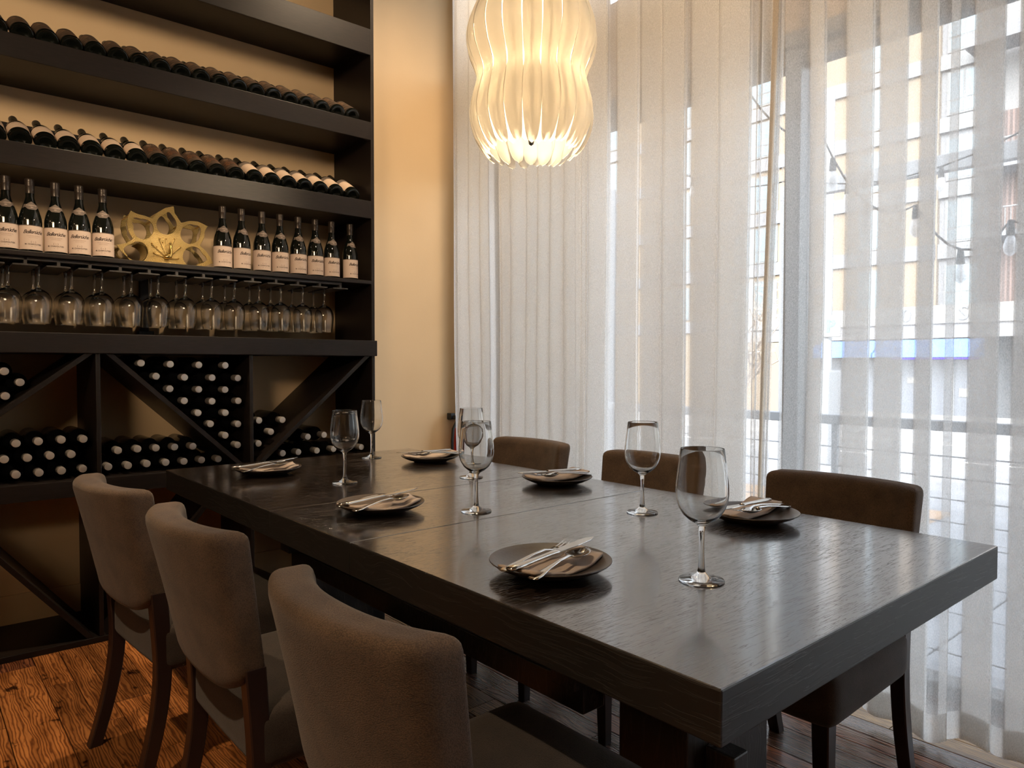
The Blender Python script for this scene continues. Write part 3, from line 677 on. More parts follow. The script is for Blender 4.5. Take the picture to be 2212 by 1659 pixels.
holes = [hole(520, 1060, 215, (240, 985)), hole(640, 600, 205, (420, 370)), hole(1100, 510, 205, (1150, 255)), hole(1575, 700, 200, (1780, 560)), hole(1620, 1145, 200, (1915, 1215))]
ocx, ocz = px_holder(1090, 1240)
def plate_mesh(thick):
    cu = bpy.data.curves.new('pl', 'CURVE'); cu.dimensions = '2D'; cu.fill_mode = 'BOTH'; cu.extrude = thick/2; cu.bevel_depth = 0.0008; cu.bevel_resolution = 0
    for loop in [outl]+holes:
        sp = cu.splines.new('POLY'); sp.points.add(len(loop)-1); sp.use_cyclic_u = True
        for p, q in zip(sp.points, loop):
            X, Z = px_holder(*q); p.co = (X-ocx, max(Z, 1.603)-1.601, 0, 1)
    o = bpy.data.objects.new('pl', cu); C.objects.link(o); dg = bpy.context.evaluated_depsgraph_get()
    me = bpy.data.meshes.new_from_object(o.evaluated_get(dg)); bpy.data.objects.remove(o); bpy.data.curves.remove(cu)
    for v in me.vertices: x, z, y = v.co; v.co = (x, y, z)
    bm = bmesh.new(); bm.from_mesh(me); bmesh.ops.recalc_face_normals(bm, faces=bm.faces); bm.to_mesh(me); bm.free()
    me.materials.clear(); me.materials.append(M_gold); return me
hold = empty('lotus_bottle_holder', (ocx, 3.44, 1.601), (0, 0, 0.0), 'engraved brass lotus-shaped bottle holder with a small peacock, between the upright bottles', 'bottle holder')
pm = plate_mesh(0.005)
link('front_plate', pm, None, hold); o = link('back_plate', pm, None, hold); o.location = (0.0, 0.115, 0.0)
for (a, b_) in ((1110, 195), (1830, 520), (350, 330), (160, 960), (1930, 1240), (1392, 520), (830, 430)):
    X, Z = px_holder(a, b_)
    tube('spacer', [(X-ocx, 0.0, Z-1.601), (X-ocx, 0.115, Z-1.601)], 0.004, M_gold_plain, hold, 8)
for hc in ((520, 1060),):
    X, Z = px_holder(*hc); r0 = 0.0385
    # curved cradle under each opening, joining the plates
    bm = bmesh.new(); a = []
    for k in range(11):
        th = math.radians(-60+150*k/10); 
        a.append((bm.verts.new((X-ocx+r0*math.cos(th), 0, Z-1.601+r0*math.sin(th))), bm.verts.new((X-ocx+r0*math.cos(th), 0.115, Z-1.601+r0*math.sin(th)))))
    for (p, q), (s, t) in zip(a, a[1:]): bm.faces.new((p, s, t, q))
    link('cradle', bm_mesh(bm), M_gold, hold, True)
# peacock: body with neck and head, and raised tail feathers engraved in relief
def pcx(a, b_): X, Z = px_holder(a, b_); return (X-ocx, Z-1.601)
bx, bz = pcx(1090, 1160); hx, hz = pcx(1165, 900)
peacock = tube('peacock_body', [(bx-0.010, -0.012, bz-0.004), (bx, -0.016, bz), (bx+0.012, -0.018, bz+0.004), (bx+0.0165, -0.018, bz+0.018), (hx+0.001, -0.016, hz-0.012), (hx, -0.016, hz), (hx-0.004, -0.019, hz+0.003), (hx-0.009, -0.022, hz-0.001)],
               [0.006, 0.0125, 0.0115, 0.0075, 0.0042, 0.0050, 0.0042, 0.0008], M_gold_plain, hold, 14)
tube('crest', [(hx, -0.016, hz), (hx+0.002, -0.016, hz+0.012)], [0.0022, 0.0008], M_gold_plain, peacock, 6)
for (a, b_) in ((960, 790), (1250, 800), (810, 890), (1370, 960), (850, 1080), (1330, 1190), (1010, 870), (1180, 870), (900, 960), (1090, 800)):
    X, Z = pcx(a, b_); bX, bZ = pcx(1110, 1180)
    fe = link('tail_feather', tube_mesh([(bX, -0.004, bZ), ((bX+X)/2, -0.0045, (bZ+Z)/2), (X, -0.004, Z)], [0.0012, 0.0028, 0.0042], 8), M_gold, hold, True)
    link('feather_eye', tube_mesh([(X, -0.004, Z), (X, -0.010, Z)], [0.0042, 0.0018], 10), M_gold_plain, fe, True)
bm = bmesh.new()
pts = [(-0.05, 0.004), (-0.025, 0.010), (0.0, 0.012), (0.03, 0.009), (0.055, 0.002), (0.055, 0.0), (-0.05, 0.0)]
link('ground_mound', prism_mesh(pts, -0.030, -0.003, 'y', 0.001), M_gold, hold)

# ------------------------------------------------------------------ fire extinguisher
fx_ = empty('fire_extinguisher', (2.745, 3.700, 0.40), label='red fire extinguisher with black hose on the cream wall beside the curtain', cat='fire extinguisher')
lathe('cylinder', [(0, 0), (0.05, 0), (0.058, 0.008), (0.058, 0.30), (0.05, 0.335), (0.03, 0.36), (0.018, 0.37), (0.018, 0.385), (0, 0.385)], M_red, fx_, 28)
lathe('valve', [(0.019, 0.375), (0.02, 0.405), (0.012, 0.41), (0.012, 0.425), (0, 0.425)], M_black, fx_, 16)
box('handle', -0.055, 0.03, -0.012, 0.012, 0.412, 0.434, M_black, fx_, 0.003)
box('bracket_hook', -0.060, -0.025, 0.030, 0.074, 0.405, 0.445, M_black, fx_, 0.003)
tube('hose', [(-0.01, -0.01, 0.40), (-0.045, -0.012, 0.395), (-0.072, -0.012, 0.35), (-0.080, -0.012, 0.27), (-0.078, -0.012, 0.15), (-0.070, -0.012, 0.06)], 0.010, M_black, fx_, 10)
link('wall_strap', lathe_mesh([(0.0585, 0.17), (0.0605, 0.17), (0.0605, 0.19), (0.0585, 0.19)], 28), M_black, fx_, True)
lb = link('instruction_label', arc_band(0.0586, 0.06, 0.145, 0.8), M_white, fx_, True)
for q in range(4): link('text_line', arc_band(0.0589, 0.075+q*0.016, 0.078+q*0.016, 0.6), M_ink_soft, lb, True)

# ------------------------------------------------------------------ dining table
TX0, TX1, TY0, TY1, TZ = 0.760, 1.838, 0.490, 2.895, 0.760
tcx, tcy = (TX0+TX1)/2, (TY0+TY1)/2
table = empty('dining_table', (tcx, tcy, 0), label='long dark espresso oak dining table with two extension leaves and pedestal legs', cat='table')
def tb(name, x0, x1, y0, y1, z0, z1, m=M_table, bev=0.003): return box(name, x0-tcx, x1-tcx, y0-tcy, y1-tcy, z0, z1, m, table, bev)
tb('table_top', TX0, TX1, TY0, 1.4435, 0.686, TZ)
tb('table_top', TX0, TX1, 1.8985, TY1, 0.686, TZ)
tb('extension_leaf', TX0, TX1, 1.4445, 1.8975, 0.686, TZ)
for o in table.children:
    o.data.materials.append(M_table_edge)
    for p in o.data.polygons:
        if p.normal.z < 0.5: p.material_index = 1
for y0 in (0.83, 2.44): tb('sub_frame', 0.98, 1.62, y0, y0+0.11, 0.640, 0.6855, M_table_leg)
for y0, y1 in ((0.80, 0.97), (2.41, 2.58)):
    tb('pedestal', 1.127, 1.42, y0, y1, 0.05, 0.640, M_table_leg, 0.004)
    tb('foot', 0.98, 1.62, y0+0.02, y1-0.02, 0.0, 0.05, M_table_leg, 0.006)
tb('stretcher', 1.035, 1.10, 0.985, 2.395, 0.452, 0.512, M_table_leg, 0.003)
tb('stretcher', 1.447, 1.512, 0.985, 2.395, 0.452, 0.512, M_table_leg, 0.003)
tb('cross_beam', 1.0, 1.55, 0.975, 1.045, 0.512, 0.560, M_table_leg, 0.003); tb('cross_beam', 1.0, 1.55, 2.335, 2.405, 0.512, 0.560, M_table_leg, 0.003)
tb('through_tenon', 1.185, 1.235, 0.735, 0.80, 0.355, 0.415, M_table_leg, 0.004)

# ------------------------------------------------------------------ chairs
CW = 0.440
def back_fn(v):
    # local: x forward (towards the table), y lateral, z up; curl the ends forward, lean the top back
    s = v.y/(CW/2)
    t = (v.z+0.165)/0.33
    x = v.x*(1.0-0.18*(1-t)) + 0.056*abs(s)**2.4*(0.35+0.65*t) - 0.078*t
    z = v.z - 0.006*(1-s*s)*0 - 0.030*max(0, (abs(s)-0.55)/0.45)**2*(1-t)*-1
    if t < 0.5: z += -0.012*(1-s*s)*(1-2*t)
    return Vector((x, v.y*(1.0-0.05*(1-t)), z))
back_me = rounded_box_mesh(0.080, CW, 0.335, 0.023, fn=back_fn, nx=10, ny=26, nz=18)
def seat_fn(v):
    s = v.y/0.22; f = v.x/0.24
    z = v.z + (0.012*(1-s*s)*(1-f*f) if v.z > 0 else -0.004*(1-s*s))
    return Vector((v.x, v.y*(1.0+0.02*f), z))
seat_me = rounded_box_mesh(0.46, 0.440, 0.132, 0.032, fn=seat_fn, nx=16, ny=16, nz=8)
def sweep_leg(cs, ws):
    """rectangular leg along centres cs with half sizes ws"""
    bm = bmesh.new(); rings = []
    for (x, y, z), (a, b_) in zip(cs, ws): rings.append([bm.verts.new((x+i*a, y+j*b_, z)) for i, j in ((-1, -1), (1, -1), (1, 1), (-1, 1))])
    for p, q in zip(rings, rings[1:]):
        for k in range(4): bm.faces.new((p[k], p[(k+1) % 4], q[(k+1) % 4], q[k]))
    bm.faces.new(rings[0][::-1]); bm.faces.new(rings[-1]); bmesh.ops.recalc_face_normals(bm, faces=bm.faces)
    es = [e for e in bm.edges if abs(e.verts[0].co.z-e.verts[1].co.z) > 1e-4]
    bmesh.ops.bevel(bm, geom=es, offset=0.003, segments=1, affect='EDGES')
    return bm_mesh(bm)
def chair_proto():
    e = empty('dining_chair')
    o = link('backrest', back_me, M_fab, e, True); o.location = (0, 0, 0.6625)
    # welt seam along the back edge
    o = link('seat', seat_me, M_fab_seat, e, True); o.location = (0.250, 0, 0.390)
    for s in (-1, 1):
        yy = s*0.192
        cs = []; ws = []
        for k in range(15):
            t = k/14; z = 0.545*(1-t)+0.0*t
            # sabre rear leg: upright under the back, sweeping backwards at the floor
            xx = 0.022 - 0.044*max(0, t-0.35)**1.6*2.6 + 0.012*math.sin(PI*t)
            cs.append((xx, yy+s*0.004*t, z)); ws.append((0.0215-0.004*t, 0.0195-0.002*t))
        link('leg', sweep_leg(cs, ws), M_chair_leg, e)
        cs = [(0.440, s*0.182, 0.345), (0.440, s*0.184, 0.20), (0.438, s*0.186, 0.0)]; ws = [(0.0215, 0.0215), (0.019, 0.019), (0.0155, 0.0155)]
        link('leg', sweep_leg(cs, ws), M_chair_leg, e)
    box('seat_rail', 0.06, 0.43, -0.18, 0.18, 0.321, 0.335, M_chair_leg, e, 0.002)
    return reg(e)
ch = chair_proto(); fc = {'used': False}
for (x, y, a, l) in ((0.514, 0.915, 0.0, 'brown upholstered dining chair closest to the camera, back to the viewer'), (0.514, 1.625, 0.0, 'brown upholstered dining chair in the middle of the left row'), (0.482, 2.262, 0.075, 'brown upholstered dining chair at the far end of the left row by the wine shelving'),
                     (2.062, 0.955, PI, 'brown upholstered dining chair at the near right end of the table, seat showing under it'), (2.062, 1.640, PI, 'brown upholstered dining chair in the middle of the window side'), (2.058, 2.305, PI, 'brown upholstered dining chair at the far end of the window side')):
    o = place(ch, fc, (x, y, 0), (0, 0, a)); tag(o, l, 'chair', 'dining chairs around the table')

# ------------------------------------------------------------------ place settings
PLP = [(0, 0.0), (0.066, 0.0), (0.070, 0.003), (0.090, 0.009), (0.108, 0.017), (0.1165, 0.0225), (0.1185, 0.0245), (0.1180, 0.0262), (0.1155, 0.0258), (0.104, 0.0205), (0.088, 0.0140), (0.070, 0.0100), (0.04, 0.0085), (0, 0.008)]
plate_me = lathe_mesh(PLP, 64); plate_me.materials.append(M_plate)
def napkin_mesh():
    bm = bmesh.new(); nx, ny = 16, 8; top = []; 
    def zz(x, y):
        r_ = math.hypot(x, y); base = 0.0105 + max(0, r_-0.06)*0.27
        return base
    g = {}
    for i in range(nx+1):
        for j in range(ny+1):
            u, v = i/nx, j/ny
            x = -0.120+0.215*u + 0.020*v*(u-0.3); y = -0.062+0.088*v + 0.012*u
            # the far right corner is folded to a point
            if u > 0.8: y = y*(1-(u-0.8)*0.5)+0.004*(u-0.8)/0.2
            wv = 0.0016*math.sin(9*u+4*v)+0.0010*math.sin(23*u)
            for k, th in enumerate((0.0005, 0.0058)): g[(i, j, k)] = bm.verts.new((x, y, zz(x, y)+th+wv*(1 if k else 0.3)))
    for k in (0, 1):
        for i in range(nx):
            for j in range(ny): bm.faces.new((g[i, j, k], g[i+1, j, k], g[i+1, j+1, k], g[i, j+1, k]))
    for i in range(nx):
        for j in (0, ny): bm.faces.new((g[i, j, 0], g[i+1, j, 0], g[i+1, j, 1], g[i, j, 1]))
    for j in range(ny):
        for i in (0, nx): bm.faces.new((g[i, j, 0], g[i, j+1, 0], g[i, j+1, 1], g[i, j, 1]))
    bmesh.ops.recalc_face_normals(bm, faces=bm.faces); return bm_mesh(bm)
nap_me = napkin_mesh(); nap_me.materials.append(M_napkin)
def ribbon(st, seg=10):
    """cutlery body along x: stations (x, z, halfwidth, halfthick)"""
    bm = bmesh.new(); rings = []
    for x, z, w, h in st: rings.append([bm.verts.new((x, w*math.cos(2*PI*k/seg), z+h*math.sin(2*PI*k/seg))) for k in range(seg)])
    for a, b_ in zip(rings, rings[1:]):
        for k in range(seg): bm.faces.new((a[k], a[(k+1) % seg], b_[(k+1) % seg], b_[k]))
    bm.faces.new(rings[0][::-1]); bm.faces.new(rings[-1]); bmesh.ops.recalc_face_normals(bm, faces=bm.faces); return bm
def setmat(me, m): me.materials.append(m); return me
knife_h = setmat(bm_mesh(ribbon([(0.0, 0.010, 0.004, 0.002), (0.004, 0.010, 0.009, 0.004), (0.03, 0.0095, 0.0085, 0.0042), (0.07, 0.009, 0.006, 0.0038), (0.11, 0.009, 0.0058, 0.0036), (0.128, 0.009, 0.0075, 0.0036), (0.132, 0.009, 0.0075, 0.003)])), M_steel)
bm = bmesh.new()  # blade standing slightly on its edge, pointed tip
bl = [(0.130, -0.006), (0.130, 0.009), (0.205, 0.0105), (0.228, 0.008), (0.243, 0.0), (0.225, -0.007), (0.180, -0.0095)]
knife_b = setmat(prism_mesh(bl, 0.0080, 0.0098, 'z', 0.0004), M_steel)
fork_h = setmat(bm_mesh(ribbon([(0.0, 0.006, 0.003, 0.0010), (0.003, 0.006, 0.0095, 0.0015), (0.02, 0.0065, 0.0095, 0.0016), (0.05, 0.009, 0.0055, 0.0018), (0.09, 0.0115, 0.0033, 0.0021), (0.125, 0.011, 0.003, 0.0022), (0.140, 0.008, 0.0055, 0.0017), (0.152, 0.0055, 0.0115, 0.0014), (0.165, 0.004, 0.0125, 0.0012), (0.167, 0.004, 0.0122, 0.0010)])), M_steel)
bm = bmesh.new()
for q in range(4):
    yc = -0.0102+q*0.0068
    st = [(0.164, 0.004, 0.0018, 0.0010), (0.180, 0.0045, 0.0016, 0.0010), (0.197, 0.0075, 0.0014, 0.0008), (0.207, 0.0105, 0.0006, 0.0005)]
    b2 = ribbon(st, 6)
    for v in b2.verts: v.co.y += yc
    tmp = bm_mesh(b2); bm.from_mesh(tmp); bpy.data.meshes.remove(tmp)
fork_t = setmat(bm_mesh(bm), M_steel)
spoon_h = setmat(bm_mesh(ribbon([(0.0, 0.005, 0.003, 0.0010), (0.003, 0.005, 0.0095, 0.0015), (0.02, 0.0055, 0.0095, 0.0016), (0.05, 0.0085, 0.0055, 0.0018), (0.09, 0.0115, 0.0032, 0.0021), (0.120, 0.0115, 0.003, 0.0022), (0.130, 0.010, 0.0045, 0.0018)])), M_steel)
def spoon_bowl():
    bm = bmesh.new(); nr, ns = 7, 24; G = {}
    for k, off in enumerate((0.0, -0.0011)):
        for i in range(nr+1):
            rr = i/nr
            for j in range(ns):
                a = 2*PI*j/ns; ex, ey = 0.030, 0.0195
                egg = 1-0.16*math.cos(a)
                x = 0.155+ex*rr*math.cos(a); y = ey*rr*math.sin(a)*egg; z = 0.0105-0.0085*(1-rr*rr)+off-0.0*rr
                if i == 0:
                    if j == 0: G[k, 0, 0] = bm.verts.new((x, y, z))
                else: G[k, i, j] = bm.verts.new((x, y, z))
        for j in range(ns):
            bm.faces.new((G[k, 0, 0], G[k, 1, j], G[k, 1, (j+1) % ns]))
            for i in range(1, nr): bm.faces.new((G[k, i, j], G[k, i+1, j], G[k, i+1, (j+1) % ns], G[k, i, (j+1) % ns]))
    for j in range(ns): bm.faces.new((G[0, nr, j], G[0, nr, (j+1) % ns], G[1, nr, (j+1) % ns], G[1, nr, j]))
    bmesh.ops.recalc_face_normals(bm, faces=bm.faces); return bm_mesh(bm)
spoon_b = setmat(spoon_bowl(), M_steel)
for me in (knife_h, fork_h, fork_t, spoon_h, spoon_b, nap_me): me.polygons.foreach_set('use_smooth', [True]*len(me.polygons))
def utensil(name, parts, loc, rot, label, cat, grp):
    e = empty(name, loc, rot, label, cat, grp); e.scale = (1.06, 1.12, 1.12)
    for nm, me in parts: link(nm, me, None, e)
W_ = ['on the near left place setting', 'on the middle left place setting', 'on the far left place setting', 'on the near window-side place setting', 'on the middle window-side place setting', 'on the far window-side place setting']
sets = [(0.948, 0.990, 0.10, 0), (0.992, 1.705, 0.08, 1), (1.015, 2.55, 0.09, 2), (1.655, 0.985, PI+0.02, 3), (1.672, 1.715, PI-0.14, 4), (1.655, 2.445, PI-0.05, 5)]
for cx, cy, a, i in sets:
    w = W_[i]
    p = link('plate', plate_me, None, None, True, 50); p.location = (cx, cy, TZ+0.0005); tag(p, 'dark stoneware coupe plate '+w, 'plate', 'dark plates on the table')
    ca, sa = math.cos(a), math.sin(a)
    def L(x, y): return (cx+x*ca-y*sa, cy+x*sa+y*ca)
    right = i >= 3
    ny_ = 0.0
    o = link('napkin', nap_me, None, None); x, y = L(0.0, -0.012); o.location = (x, y, TZ+0.002); o.rotation_euler = (0, 0, a-0.04); tag(o, 'folded tan linen napkin under the cutlery '+w, 'napkin', 'folded napkins on the plates')
    zc = TZ+0.0235
    if not right: kf, kk, ks = (-0.140, -0.006, 0.10), (-0.148, -0.030, 0.03), (-0.132, -0.070, 0.15)
    else: kf, kk, ks = (-0.112, 0.022, -0.03), (-0.104, -0.006, 0.00), (-0.112, 0.044, -0.10)
    x, y = L(*kf[:2]); utensil('fork', (('handle', fork_h), ('tines', fork_t)), (x, y, zc+0.002), (0, -0.035, a+kf[2]), 'polished steel fork '+w, 'fork', 'forks on the place settings')
    x, y = L(*kk[:2]); utensil('knife', (('handle', knife_h), ('blade', knife_b)), (x, y, zc+0.006), (0, -0.050 if not right else -0.03, a+kk[2]), 'polished steel table knife with pointed blade '+w, 'knife', 'knives on the place settings')
    x, y = L(*ks[:2]); utensil('spoon', (('handle', spoon_h), ('bowl', spoon_b)), (x, y, zc), (0, -0.040 if not right else -0.03, a+ks[2]), 'polished steel spoon '+w, 'spoon', 'spoons on the place settings')

# ------------------------------------------------------------------ petal pendant lamp
PX, PY = 1.396, 1.542
pen = empty('pendant_lamp', (PX, PY, 0), label='lit pendant lamp of wavy frosted petals hanging above the dining table', cat='pendant lamp')
prof = [(0.140, 2.225), (0.150, 2.205), (0.164, 2.175), (0.180, 2.135), (0.1865, 2.095), (0.180, 2.050), (0.163, 2.008), (0.156, 1.980), (0.164, 1.945), (0.174, 1.905), (0.177, 1.870), (0.169, 1.828), (0.150, 1.790), (0.128, 1.765)]
def interp(t):
    u = t*(len(prof)-1); i = min(int(u), len(prof)-2); f = u-i
    p0, p1, p2, p3 = prof[max(i-1, 0)], prof[i], prof[i+1], prof[min(i+2, len(prof)-1)]
    def cr(a, b, c, d): return 0.5*((2*b)+(-a+c)*f+(2*a-5*b+4*c-d)*f*f+(-a+3*b-3*c+d)*f**3)
    return cr(p0[0], p1[0], p2[0], p3[0]), cr(p0[1], p1[1], p2[1], p3[1])
def petal_mesh(dr, w, tw, z0t, z1t):
    bm = bmesh.new(); nu, nv = 34, 6; G = {}
    for i in range(nu+1):
        t = i/nu; r_, z = interp(z0t+(z1t-z0t)*t)
        r_ += dr
        # width: rounded ends, slightly narrower at the waist
        e = min(t, 1-t)
        endk = math.sqrt(max(0.0, 1-(1-min(1, t/0.10))**2)) * math.sqrt(max(0.0, 1-(1-min(1, (1-t)/0.27))**2))
        ww = w*(1-0.20*math.exp(-((z-1.985)/0.03)**2)+0.05*math.exp(-((z-1.89)/0.05)**2)-0.30*max(0, (z-2.11)/0.12))*endk + 0.0006
        for j in range(nv+1):
            s = (j/nv-0.5)*2
            rr = r_ + tw*s - 0.0035*(s*s)      # one edge lifted outward so that neighbours overlap like louvres
            yy = ww/2*s
            for k in (0, 1): G[i, j, k] = bm.verts.new((rr-(0.0022 if k else 0), yy, z))
    for i in range(nu):
        for j in range(nv):
            bm.faces.new((G[i, j, 0], G[i+1, j, 0], G[i+1, j+1, 0], G[i, j+1, 0])); bm.faces.new((G[i, j, 1], G[i, j+1, 1], G[i+1, j+1, 1], G[i+1, j, 1])).material_index = 1
    for i in range(nu):
        for j in (0, nv): bm.faces.new((G[i, j, 0], G[i+1, j, 0], G[i+1, j, 1], G[i, j, 1]))
    for j in range(nv):
        for i in (0, nu): bm.faces.new((G[i, j, 0], G[i, j+1, 0], G[i, j+1, 1], G[i, j, 1]))
    bmesh.ops.recalc_face_normals(bm, faces=bm.faces); me = bm_mesh(bm); me.materials.append(M_petal); me.materials.append(M_petal_in); me.polygons.foreach_set('use_smooth', [True]*len(me.polygons)); me.set_sharp_from_angle(angle=math.radians(60)); return me
pmA = petal_mesh(0.001, 0.0505, 0.0008, 0.0, 1.0); pmB = petal_mesh(-0.012, 0.056, -0.0006, 0.03, 0.97)
NP = 21
for k in range(NP):
    for me, off, dz in ((pmA, 0.0, rz.uniform(-0.010, 0.008)), (pmB, 0.5, rz.uniform(-0.016, 0.004))):
        o = link('petal', me, None, pen); o.rotation_euler = (0, 0, 2*PI*(k+off)/NP+0.1); o.location = (0, 0, dz)
link('hanging_ring', lathe_mesh([(0.132, 2.205), (0.138, 2.205), (0.138, 2.211), (0.132, 2.211), (0.132, 2.205)], 48), M_gold_plain, pen, True)
for k in range(3):
    a = 2*PI*k/3+0.4
    tube('ring_arm', [(0, 0, 2.24), (0.135*math.cos(a), 0.135*math.sin(a), 2.208)], 0.003, M_rail_dark, pen, 6)
for k in range(NP):
    a = 2*PI*k/NP+0.1
    o = link('petal_screw', tube_mesh([(0.136*math.cos(a), 0.136*math.sin(a), 2.208), (0.155*math.cos(a), 0.155*math.sin(a), 2.208)], 0.003, 6), M_gold_plain, pen)
tube('cord', [(0, 0, 2.24), (0, 0, 3.88)], 0.004, M_rail_dark, pen, 8)
lathe('ceiling_canopy', [(0, 3.9), (0.07, 3.9), (0.07, 3.885), (0.02, 3.865), (0, 3.865)], M_rail_dark, pen, 24)
tube('centre_rod', [(0, 0, 2.24), (0, 0, 1.83)], 0.005, M_steel, pen, 8)
lathe('finial', [(0, 1.79), (0.007, 1.795), (0.009, 1.805), (0.004, 1.815), (0.008, 1.825), (0.004, 1.835), (0, 1.84)], M_rail_dark, pen, 12)
# bulbs: one high, three lower, on short arms
d1 = Vector((_r.x, _r.y, 0)).normalized()
for (ox, oy, z) in ((-0.025, -0.050, 2.050), (-0.080, 0.055, 1.945), (0.050, -0.080, 1.945), (0.06, 0.07, 1.96)):
    arm = tube('bulb_arm', [(0, 0, z+0.05), (ox*0.6, oy*0.6, z+0.055), (ox, oy, z+0.035)], 0.003, M_steel, pen, 6)
    bl_ = link('bulb', lathe_mesh([(0, -0.034), (0.014, -0.031), (0.024, -0.020), (0.027, -0.004), (0.022, 0.012), (0.012, 0.026), (0.010, 0.034), (0, 0.034)], 16), M_bulb, arm, True); bl_.location = (ox, oy, z)

# ------------------------------------------------------------------ sheer curtains
def path_from(strips, x0, depth, jit):
    """strips: list of (y_hi, y_lo, layers); returns smooth plan path (x,y) from far to near"""
    pts = []; rj = random.Random(jit)
    for (a, b_, L) in strips:
        d = depth*(0.7+0.6*rj.random())
        if L == 1:
            pts += [(x0+0.35*d, a), (x0+0.15*d, (a+b_)/2), (x0+0.2*d, b_)]
        elif L == 3:
            w = a-b_
            # five passes of cloth: a flattened double pleat with rounded ends
            for q in range(5):
                u = x0+d*(q/4.0); bow = 0.12*d*math.sin(q*2.1)
                if q % 2 == 0: pts += [(u-0.03*d, a-0.10*w), (u+bow, a-0.5*w), (u+0.03*d, b_+0.10*w)] + ([(u+0.125*d, b_)] if q < 4 else [])
                else: pts += [(u-0.03*d, b_+0.10*w), (u+bow, a-0.5*w), (u+0.03*d, a-0.10*w), (u+0.125*d, a)]
        elif L == 2:
            w = a-b_
            pts += [(x0, a), (x0-0.15*d, b_+0.1*w), (x0+0.15*d, b_), (x0+0.4*d, b_+0.35*w), (x0+0.7*d, b_+0.45*w), (x0+0.8*d, b_+0.2*w)]
    # catmull-rom
    out = []
    for i in range(len(pts)-1):
        p0, p1, p2, p3 = [Vector(pts[max(0, min(len(pts)-1, i+k))]) for k in (-1, 0, 1, 2)]
        for q in range(4):
            f = q/4; out.append(0.5*((2*p1)+(-p0+p2)*f+(2*p0-5*p1+4*p2-p3)*f*f+(-p0+3*p1-3*p2+p3)*f**3))
    out.append(Vector(pts[-1])); return out
def curtain(name, path, label, z0, z1, seed, lean=None, m=M_sheer, edge=None):
    rj = random.Random(seed); ph = [rj.uniform(0, 6.28) for _ in range(6)]
    nz = 30
    def warp(p, z, t):
        y = p.y; x = p.x
        k = (z1-z)/(z1-z0)            # 0 top, 1 bottom
        y += 0.006*math.sin(1.1*z+ph[0]+y*1.7) + 0.004*math.sin(2.3*z+ph[1]+y*3.0)*k
        x += 0.008*math.sin(1.6*z+ph[2]+y*7.0)*k + 0.003*math.sin(4.0*z+ph[3]+y*9.0)*k
        if lean: y += lean(p.y, k)
        zz = z + (0.016*math.sin(y*16+ph[4])+0.012*math.sin(y*37+ph[5]))*(k**5)
        return (x, y, zz)
    def strip(za, zb, n, dx=0.0):
        bm = bmesh.new(); G = []
        for i in range(n+1):
            z = za+(zb-za)*i/n
            row = []
            for p in path:
                q = warp(p, z, 0); row.append(bm.verts.new((q[0]+dx, q[1], q[2])))
            G.append(row)
        for a, b_ in zip(G, G[1:]):
            for k in range(len(path)-1): bm.faces.new((a[k], a[k+1], b_[k+1], b_[k]))
        return bm_mesh(bm)
    e = empty(name, (2.38, sum(p.y for p in path)/len(path), z0), label=label, cat='curtain', group='sheer curtains')
    def fix(me):
        for v in me.vertices: v.co -= e.location
        return me
    link('sheer_panel', fix(strip(z1, z0, nz)), m, e, True)
    link('hem', fix(strip(z0+0.085, z0+0.001, 4, -0.0025)), M_hem, e, True)
    if edge:
        path = [Vector((edge[0], edge[1]+edge[2]*q/3)) for q in range(4)]
        link('side_hem', fix(strip(z1, z0, nz)), M_sidehem, e, True)
        path = [Vector((edge[0]+0.005, edge[1]+edge[2]*q/3)) for q in range(4)]
        link('side_hem', fix(strip(z1, z0, nz)), M_sidehem, e, True)
    return e
# far panel, dense folds next to the cream wall
A = [(3.262, 3.245, 1), (3.235, 3.11, 3), (3.105, 3.00, 3), (2.995, 2.915, 3), (2.91, 2.83, 2), (2.825, 2.76, 3), (2.755, 2.64, 3), (2.63, 2.555, 3), (2.55, 2.465, 3), (2.46, 2.37, 3), (2.362, 2.285, 3), (2.28, 2.26, 2)]
B = [(2.265, 2.235, 3), (2.235, 2.118, 3), (2.112, 2.062, 1), (2.060, 1.945, 3), (1.940, 1.935, 1), (1.933, 1.82, 3), (1.825, 1.714, 3), (1.712, 1.688, 1), (1.686, 1.56, 3), (1.565, 1.432, 3), (1.430, 1.400, 1), (1.400, 1.388, 2), (1.386, 1.375, 1), (1.373, 1.322, 2), (1.321, 1.297, 3)]
Cc = [(1.305, 1.292, 1), (1.29, 1.206, 1), (1.204, 1.152, 3), (1.150, 1.086, 1), (1.084, 0.998, 3), (0.996, 0.980, 1), (0.978, 0.895, 3), (0.893, 0.861, 1), (0.859, 0.812, 3), (0.812, 0.752, 2), (0.750, 0.719, 1), (0.717, 0.642, 3), (0.640, 0.609, 1), (0.607, 0.53, 3)]
D = []
y = 0.50
rD = random.Random(9)
while y > -3.2:
    g = rD.uniform(0.03, 0.07); w = rD.uniform(0.06, 0.11); D.append((y, y-g, 1)); D.append((y-g-0.002, y-g-w, 3)); y -= g+w+0.002
A = [(a_+0.012, b_-0.006, L_) for a_, b_, L_ in A]
curtain('curtain', path_from(A, 2.35, 0.045, 1), 'sheer white curtain panel in tight folds beside the cream wall', 0.012, 3.80, 1, lean=lambda y, k: -0.06*k*max(0, 1-(3.27-y)/0.3), m=M_sheer_dense)
curtain('curtain', path_from(B, 2.35, 0.035, 2), 'sheer white curtain panel in wide folds behind the far window-side chairs, edge hanging askew', 0.035, 3.80, 2, lean=lambda y, k: (0.075*(k**1.5)*max(0, 1-(y-1.297)/0.10) if y < 1.397 else 0), m=M_sheer_mid, edge=(2.338, 1.321, -0.024))
